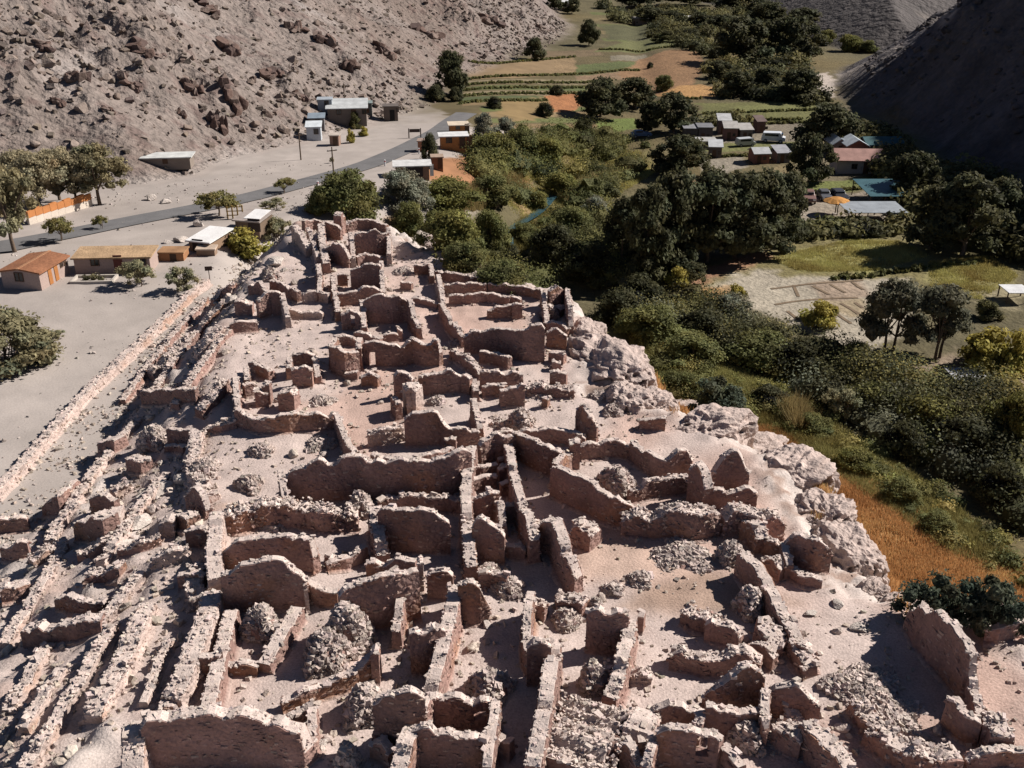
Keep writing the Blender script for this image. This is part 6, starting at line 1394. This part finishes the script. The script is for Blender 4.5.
# hillside houses
WH = (.60, .60, .60)
house('house', 'white walled hut lowest among the hillside houses', (307, 140), (321, 140), 3.0, 2.0, (.46, .50, .54), (.52, .55, .57), 'shed', .2, .4, [('door', 'side', 1.5, .8, 0, 1.9, (.6, .6, .6)), ('window', 'front', 1.6, .8, .9, .9)], group='houses at the foot of the bare hillside')
house('house', 'slate roofed hut just above the white walled hut', (309, 126), (324, 126), 2.4, 1.2, (.16, .15, .15), (.20, .24, .28), 'shed', .2, .4, [('window', 'front', 1.5, .8, .5, .7)], group='houses at the foot of the bare hillside')
house('house', 'long flat pale roofed house on the hillside', (328, 119), (366, 119), 5, 1.7, (.17, .14, .12), (.42, .43, .43), 'shed', .35, .8, [('window', 'front', 2, .9, .7, .9), ('door', 'front', 4.6, .9, 0, 1.9), ('window', 'front', 6.5, .9, .7, .9)], group='houses at the foot of the bare hillside')
house('house', 'blue grey block house topmost on the hillside', (318, 110), (332, 110), 2.6, 1.7, (.28, .31, .34), (.30, .33, .36), 'flat', .15, .3, [('window', 'front', 1.6, .8, .8, .8)], group='houses at the foot of the bare hillside')
house('house', 'dark half ruined hut at the end of the hillside houses', (384, 121), (398, 121), 2.6, 2.6, (.15, .12, .10), (.12, .10, .09), 'flat', .2, .3, [('door', 'front', 1.6, .9, 0, 2, (.02, .02, .02)), ('window', 'front', 2.6, .6, 1.6, .7)], group='houses at the foot of the bare hillside')
house('house', 'teal corner annexe of the long pale roofed house', (362, 113), (372, 113), 2.6, 1.7, (.14, .15, .14), (.20, .24, .23), 'flat', .15, .3, [('door', 'front', 1, .8, 0, 1.9)], group='houses at the foot of the bare hillside')
house('shed', 'rusty shed in front of the hillside houses', (330, 146), (339, 146), 2.0, 1.6, (.25, .16, .12), (.42, .36, .31), 'flat', .15, .3, [('door', 'front', .9, .7, 0, 1.5)], 'shed')
house('house', 'low white slab roofed hut alone on the bare slope', (142, 160), (188, 160), 3.0, .15, (.22, .18, .15), (.50, .50, .48), 'flat', .3, .3, [('door', 'front', 3.0, .7, -.6, .7)], group='houses at the foot of the bare hillside')
# road houses
ORW = (.40, .17, .06)
house('house', 'orange walled house with white flat roof by the road', (441, 149), (467, 149), 3.0, 1.9, ORW, (.55, .54, .53), 'flat', .35, .3, [('door', 'front', 3.4, .9, 0, 2.0), ('window', 'front', 1.3, 1.0, .9, .9), ('door', 'front', 4.6, .9, 0, 2.0, (.18, .08, .05))], group='houses along the road')
house('house', 'second orange house behind the white flat roof', (450, 134), (468, 134), 3.0, 1.4, ORW, (.55, .46, .36), 'flat', .3, .3, [('window', 'front', 1.4, .8, .7, .8), ('door', 'front', 3, .8, 0, 1.7)], group='houses along the road')
house('house', 'white roofed shed with dark open front under the road', (396, 177), (429, 177), 3.0, 1.4, (.22, .13, .09), (.52, .51, .50), 'flat', .4, .3, [('door', 'front', 2.4, 2.6, 0, 1.5, (.04, .03, .03)), ('door', 'front', 4.9, .5, 0, 1.6, (.6, .58, .55))], group='houses along the road')  # wide dark panel is painted shade for the open front, not a door leaf
house('house', 'brown cube hut beside the white roofed shed', (432, 169), (443, 169), 1.8, 1.6, (.24, .12, .075), (.34, .25, .19), 'flat', .15, .3, [('door', 'front', 1.2, .7, 0, 1.6)], group='houses along the road')
house('house', 'tiny orange hut at the road bend', (418, 152), (427, 152), 1.8, 1.6, (.33, .15, .09), (.30, .22, .18), 'flat', .15, .3, [('door', 'front', 1.0, .7, 0, 1.6)], group='houses along the road')
# village across the river
VG = 'village houses across the river'
house('house', 'pink roofed pale house at the shadow edge', (836, 174), (882, 174), 6, 2.3, (.40, .36, .34), (.34, .20, .17), 'gable_w', .35, 1.3, [('window', 'front', 7.2, 1.2, .8, 1.0), ('window', 'front', 3, 1.0, .8, .9), ('door', 'front', 5, .9, 0, 2)], group=VG)
house('house', 'red brown gabled house behind the pink roof', (846, 160), (866, 160), 5, 2.6, (.20, .09, .06), (.46, .50, .53), 'gable_d', .3, 1.0, [('window', 'front', 1.9, .8, .9, .9)], group=VG)
house('house', 'pale gabled hut beside the red brown house', (832, 156), (846, 156), 5, 2.2, (.30, .22, .18), (.52, .56, .58), 'gable_d', .3, .9, [('door', 'front', 1.4, .8, 0, 1.9)], group=VG)
house('house', 'long turquoise roofed hall in the hill shade', (866, 158), (902, 158), 5, 2.4, (.15, .13, .13), (.05, .105, .115), 'gable_w', .3, .9, [('window', 'front', 2, .9, .9, .9), ('window', 'front', 5, .9, .9, .9)], group=VG)
for a in [('low house with white gable roof and red wall', (754, 164), (769, 164), 3.6, 1.8, (.24, .11, .08), (0.41, 0.41, 0.41), 'gable_w'), ('small grey roofed hut near the domed tree', (777, 163), (790, 163), 3.4, 1.7, (.13, .12, .12), (0.29, 0.29, 0.31), 'shed'),
          ('white canopied hut beside the round dark tree', (709, 158), (721, 158), 3, 2.0, (.12, .10, .09), (0.42, 0.43, 0.44), 'shed'), ('first flat shed of the crowded row', (684, 141), (697, 141), 4, 2.4, (.10, .09, .09), (.20, .20, .21), 'flat'), ('second dark shed of the crowded row', (698, 141), (712, 141), 4, 2.6, (.12, .10, .10), (.16, .16, .17), 'flat'),
          ('white roofed shed in the crowded row', (718, 134), (730, 134), 3.6, 2.6, (.16, .12, .11), (0.39, 0.39, 0.39), 'shed'), ('reddish shed with pale roof in the crowded row', (724, 140), (737, 140), 3.4, 2.2, (.22, .12, .10), (0.35, 0.33, 0.31), 'shed'), ('pale awning shed at the front of the row', (698, 149), (716, 149), 3.5, 1.4, (.20, .17, .15), (0.34, 0.33, 0.31), 'flat'),
          ('dark little hut beyond the van', (757, 133), (765, 133), 2.8, 2.2, (.12, .07, .06), (.14, .10, .09), 'shed'), ('grey lean-to between shed row and van', (740, 140), (752, 140), 3, 1.9, (.2, .17, .15), (.36, .34, .32), 'shed'), ('far white hut at the upper edge behind the hill', (561, 11), (572, 11), 6, 3.0, (.30, .28, .26), (.55, .55, .55), 'shed'), ('far low house beyond the plots', (632, 25), (648, 25), 5, 2.4, (.20, .16, .13), (.40, .36, .32), 'flat'), ('far pale house among the grove trees', (686, 24), (696, 24), 5, 2.4, (.34, .31, .28), (.5, .48, .46), 'flat')]:
    house('house', a[0], a[1], a[2], a[3], a[4], a[5], a[6], a[7], .25, .7, [('door', 'front', .9, .7, 0, 1.5), ('window', 'front', 1.9, .6, .7, .6)], group=VG)
def canopy(name, label, A, B, depth, h, roofc, slope=.0, cat='canopy', nx=4):
    a = at(*A); L = (B[0] - A[0]) * dep_at(a) / FPX; r = thing(name, label, cat, a, 0.0)
    V, F = boxes([(L * i / 3 + .005, L * (i + 1) / 3 - .005, -.2, depth + .2, h, h + .08) for i in range(3)]); V[:, 2] += slope * V[:, 1]
    link('roof', mesh('roof', V, [F], [pm('sheet_roofing', roofc, .45, n1=.18)]), r)
    for i in range(nx):
        for y in (0.1, depth - .1): part('post', [(L * i / (nx - 1) * .96 + .02 * L - .06, L * i / (nx - 1) * .96 + .02 * L + .06, y - .06, y + .06, -.4, h + slope * y)], pm('post_timber', (.16, .11, .08)), r)
canopy('canopy', 'large turquoise canopy beside the dark tree', (868, 209), (916, 209), 9, 2.0, (.05, .105, .12), .04)
canopy('canopy', 'flat grey sheet canopy at the edge of the yard', (846, 226), (906, 222), 5.5, 2.0, (.27, .29, .31), .02)
canopy('canopy', 'white topped stand by the plots at the picture edge', (1006, 304), (1030, 304), 2.6, 1.4, (.62, .62, .62), 0, nx=2)
canopy('canopy', 'low grey sheet among the riverside bushes', (955, 388), (990, 384), 3, .7, (.36, .36, .38), 0, nx=2)
p = at(835, 214); r_ = thing('parasol', 'round orange thatched parasol in the yard', 'parasol', p)
k = dep_at(p) / FPX; rr = 13 * k
ang = np.linspace(0, 6.283, 25)[:-1]
V = np.concatenate([[(0, 0, 2.75)], np.stack([rr * .5 * np.cos(ang), rr * .5 * np.sin(ang), 0 * ang + 2.5], 1), np.stack([rr * np.cos(ang), rr * np.sin(ang), 2.05 + .08 * np.sin(ang * 9)], 1), [(0, 0, 2.6)], np.stack([rr * .98 * np.cos(ang), rr * .98 * np.sin(ang), 0 * ang + 1.95], 1)])
T3 = [(0, 1 + i, 1 + (i + 1) % 24) for i in range(24)] + [(49, 50 + (i + 1) % 24, 50 + i) for i in range(24)]
Q4 = [(1 + i, 25 + i, 25 + (i + 1) % 24, 1 + (i + 1) % 24) for i in range(24)] + [(25 + i, 50 + i, 50 + (i + 1) % 24, 25 + (i + 1) % 24) for i in range(24)]
link('canopy', mesh('canopy', V, [np.array(T3), np.array(Q4)], [mat('thatch', (.46, .22, .06), n1=.2, s1=3, n2=.2, s2=12, bump=.5, bs=14)]), r_)
v_, f_ = limb([(0, 0, -.2), (0, 0, 1.3), (0, 0, 2.6)], [.09, .08, .07]); link('pole', mesh('pole', v_, [f_], [M_BARK]), r_)
part('base', [(-.35, .35, -.35, .35, -.1, .12)], pm('kerb_stone', (.45, .40, .35)), r_)

def car(label, u, v, rz, col, van=False, sc_=1.0):
    p = at(u, v); r = thing('van' if van else 'car', label, 'van' if van else 'car', p, rz)
    r.scale = (sc_,) * 3
    Wd, Ln = 1.75, 4.2
    prof = [(-2.1, .35), (-2.1, .85), (-1.85, 1.75), (1.2, 1.85), (1.6, 1.1), (2.1, .95), (2.1, .35)] if van else [(-2.1, .35), (-2.1, .9), (-1.9, .98), (-1.35, 1.02), (.95, 1.0), (1.95, .86), (2.1, .6), (2.1, .35)]
    def ext(pr, w_, name, m_, par, taper=0):
        n = len(pr); V = [(x, -w_ / 2 + (taper * (z - pr[0][1]) if z > 1.05 else 0), z) for x, z in pr] + [(x, w_ / 2 - (taper * (z - pr[0][1]) if z > 1.05 else 0), z) for x, z in pr]
        bm = bpy.data.meshes.new(name); bm.from_pydata(V, [], [tuple(range(n)), tuple(range(2 * n - 1, n - 1, -1))] + [(i, n + i, n + (i + 1) % n, (i + 1) % n) for i in range(n)]); bm.materials.append(m_)
        return bev(link(name, bm, par), .06)
    paint = mat('car_paint_' + label[:4], col, .35, spec=.5)
    ext(prof, Wd, 'body', paint, r)
    if not van:
        ext([(-1.7, 1.0), (-1.25, 1.42), (.15, 1.45), (.85, 1.0)], Wd - .22, 'cabin', paint, r, .2)
        part('windscreen', [(.3, .62, -.62, .62, 1.06, 1.34)], GLASS, r); part('rear_window', [(-1.62, -1.38, -.6, .6, 1.08, 1.3)], GLASS, r)
        for s in (-1, 1): part('side_window', [(-1.2, .2, s * .74 - .04, s * .74 + .04, 1.08, 1.36)], GLASS, r)
    else:
        part('windscreen', [(1.3, 1.62, -.7, .7, 1.15, 1.65)], GLASS, r)
        for s in (-1, 1): part('side_window', [(-1.5, .9, s * .87 - .02, s * .87 + .02, 1.2, 1.6)], GLASS, r)
    for s in (-1, 1):
        part('headlight', [(2.08, 2.13, s * .62 - .16, s * .62 + .16, .62, .76)], pm('lamp_glass', (.7, .7, .68), .2), r)
        for x in (-1.3, 1.35):
            an = np.linspace(0, 6.283, 17)[:-1]
            for nm, rad, w_, m_ in (('tyre', .33, .11, pm('rubber', (.02, .02, .02))), ('rim', .2, .115, pm('rim_metal', (.4, .4, .4), .4))):
                V = np.concatenate([np.stack([x + rad * np.cos(an), 0 * an + s * .8 - w_, .33 + rad * np.sin(an)], 1), np.stack([x + rad * np.cos(an), 0 * an + s * .8 + w_, .33 + rad * np.sin(an)], 1)])
                me = bpy.data.meshes.new(nm); me.from_pydata(V.tolist(), [], [tuple(range(16)), tuple(range(31, 15, -1))] + [(i, 16 + i, 16 + (i + 1) % 16, (i + 1) % 16) for i in range(16)]); me.materials.append(m_)
                if nm == 'tyre': wl = link('wheel', me, r)
                else: link('rim', me, wl)
car('dusty red brown car parked facing the yard', 808, 201, -1.75, (.20, .12, .10), sc_=1.15)
car('black car parked beside the red brown car', 838, 200, -1.5, (.03, .03, .035), sc_=1.15)
car('grey car between bushes next to the black car', 824, 199, -1.6, (.10, .10, .11), sc_=1.0)
car('white van with dark windows parked by the sheds', 773, 142, -.3, (.62, .64, .66), True, 1.1)
car('small pale van parked at the end of the shed row', 745, 146, .2, (.45, .46, .46), True, .9)
car('blue car in the shade of the field tree', 641, 137, .1, (.14, .2, .3), sc_=1.0)
# roadside wall with orange band
A, B = at(30, 225), at(93, 206)
L_ = math.hypot(B[0] - A[0], B[1] - A[1]); rz = math.atan2(B[1] - A[1], B[0] - A[0])
r_ = thing('boundary_wall', 'pale roadside wall with a stepped orange top under the olive trees', 'boundary wall', (A[0], A[1], gz(A[0], A[1])), rz)
n_ = 9
sl_ = (gz(B[0], B[1]) - gz(A[0], A[1])) / L_
part('wall', [(L_ * i / n_, L_ * (i + 1) / n_ - .02, 0, .25, sl_ * L_ * i / n_ - .5, sl_ * L_ * i / n_ + .75) for i in range(n_)], pm('whitewash', (.52, .45, .38)), r_)
part('orange_band', [(L_ * i / n_ + .0, L_ * (i + 1) / n_ - .05, -.03, .28, sl_ * L_ * i / n_ + .752, sl_ * L_ * i / n_ + 1.45 + .15 * (i % 2)) for i in range(n_)], pm('orange_paint', (.42, .17, .06)), r_)
def pole(label, u, v, h, arm=True):
    p = at(u, v); r = thing('utility_pole', label, 'utility pole', p, .5)
    v_, f_ = limb([(0, 0, -.4), (0, 0, h * .5), (0, 0, h)], [.11, .10, .08]); link('shaft', mesh('shaft', v_, [f_], [M_BARK]), r)
    if arm: part('crossarm', [(-.7, .7, -.05, .05, h - .55, h - .43)], M_BARK, r); [part('insulator', [(x - .04, x + .04, -.04, .04, h - .429, h - .28)], pm('ceramic', (.5, .5, .5)), r) for x in (-.6, 0, .6)]
pole('thin pole on the slope below the white walled hut', 301, 160, 4.2)
pole('thin pole at the road edge beyond the broad willow', 334, 178, 4.2)
pole('thin pole standing by the hill corner fields', 345, 108, 4.5)
pole('bare pole beside the riverside grove', 621, 272, 4.5, False)
p = at(409, 138); r_ = thing('sign_frame', 'dark timber sign frame on the dirt beside the road', 'sign frame', p, .1); DT = pm('dark_timber', (.09, .06, .05))
for x in (0, 2.0): part('post', [(x - .09, x + .09, -.09, .09, -.3, 1.6)], DT, r_)
part('board', [(.12, 1.88, -.05, .05, .95, 1.5)], DT, r_)
p = at(210, 281); r_ = thing('path_sign', 'small dark signboard on a thin post by the perimeter path', 'sign', p, .2)
v_, f_ = limb([(0, 0, -.2), (0, 0, .6), (0, 0, 1.25)], [.04, .04, .035]); link('post', mesh('post', v_, [f_], [DT]), r_); part('board', [(-.32, .32, -.02, .02, 1.0, 1.4)], DT, r_)
for u, v, lab in [(385, 166, 'white roadside post by the road bend'), (318, 188, 'white roadside post nearest the broad willow'), (419, 154, 'white roadside post beside the tiny orange hut')]:
    p = at(u, v); r_ = thing('roadside_post', lab, 'post', p, 0, 'white posts along the road'); part('shaft', [(-.1, .1, -.1, .1, -.2, .9)], pm('white_paint', (.7, .7, .7)), r_); part('band', [(-.11, .11, -.11, .11, .62, .74)], pm('red_paint', (.4, .05, .04)), r_)
# rocks beside the road
for (u, v, wpx, hpx, lab) in [(198, 226, 16, 16, 'pale upright rock beside the road'), (182, 241, 16, 8, 'rubble rock above the rust pen'), (168, 243, 12, 7, 'low rubble rock near the plaza road'), (205, 240, 12, 7, 'rock wedged behind the white sheet roof'), (152, 200, 12, 10, 'dark rock at the foot of the hillside'), (165, 203, 14, 8, 'flat rock at the foot of the hillside'), (268, 250, 14, 8, 'pale block of bedrock behind the yellow shrub')]:
    x, y, z = at(u, v); k = dep_at((x, y, z)) / FPX
    place_boulder(RB[int(u) % 5], x, y, 1, lab, None, 0, sc3=(wpx * k * .6, wpx * k * .45, hpx * k * .7), name='rock_outcrop', cat='rock')
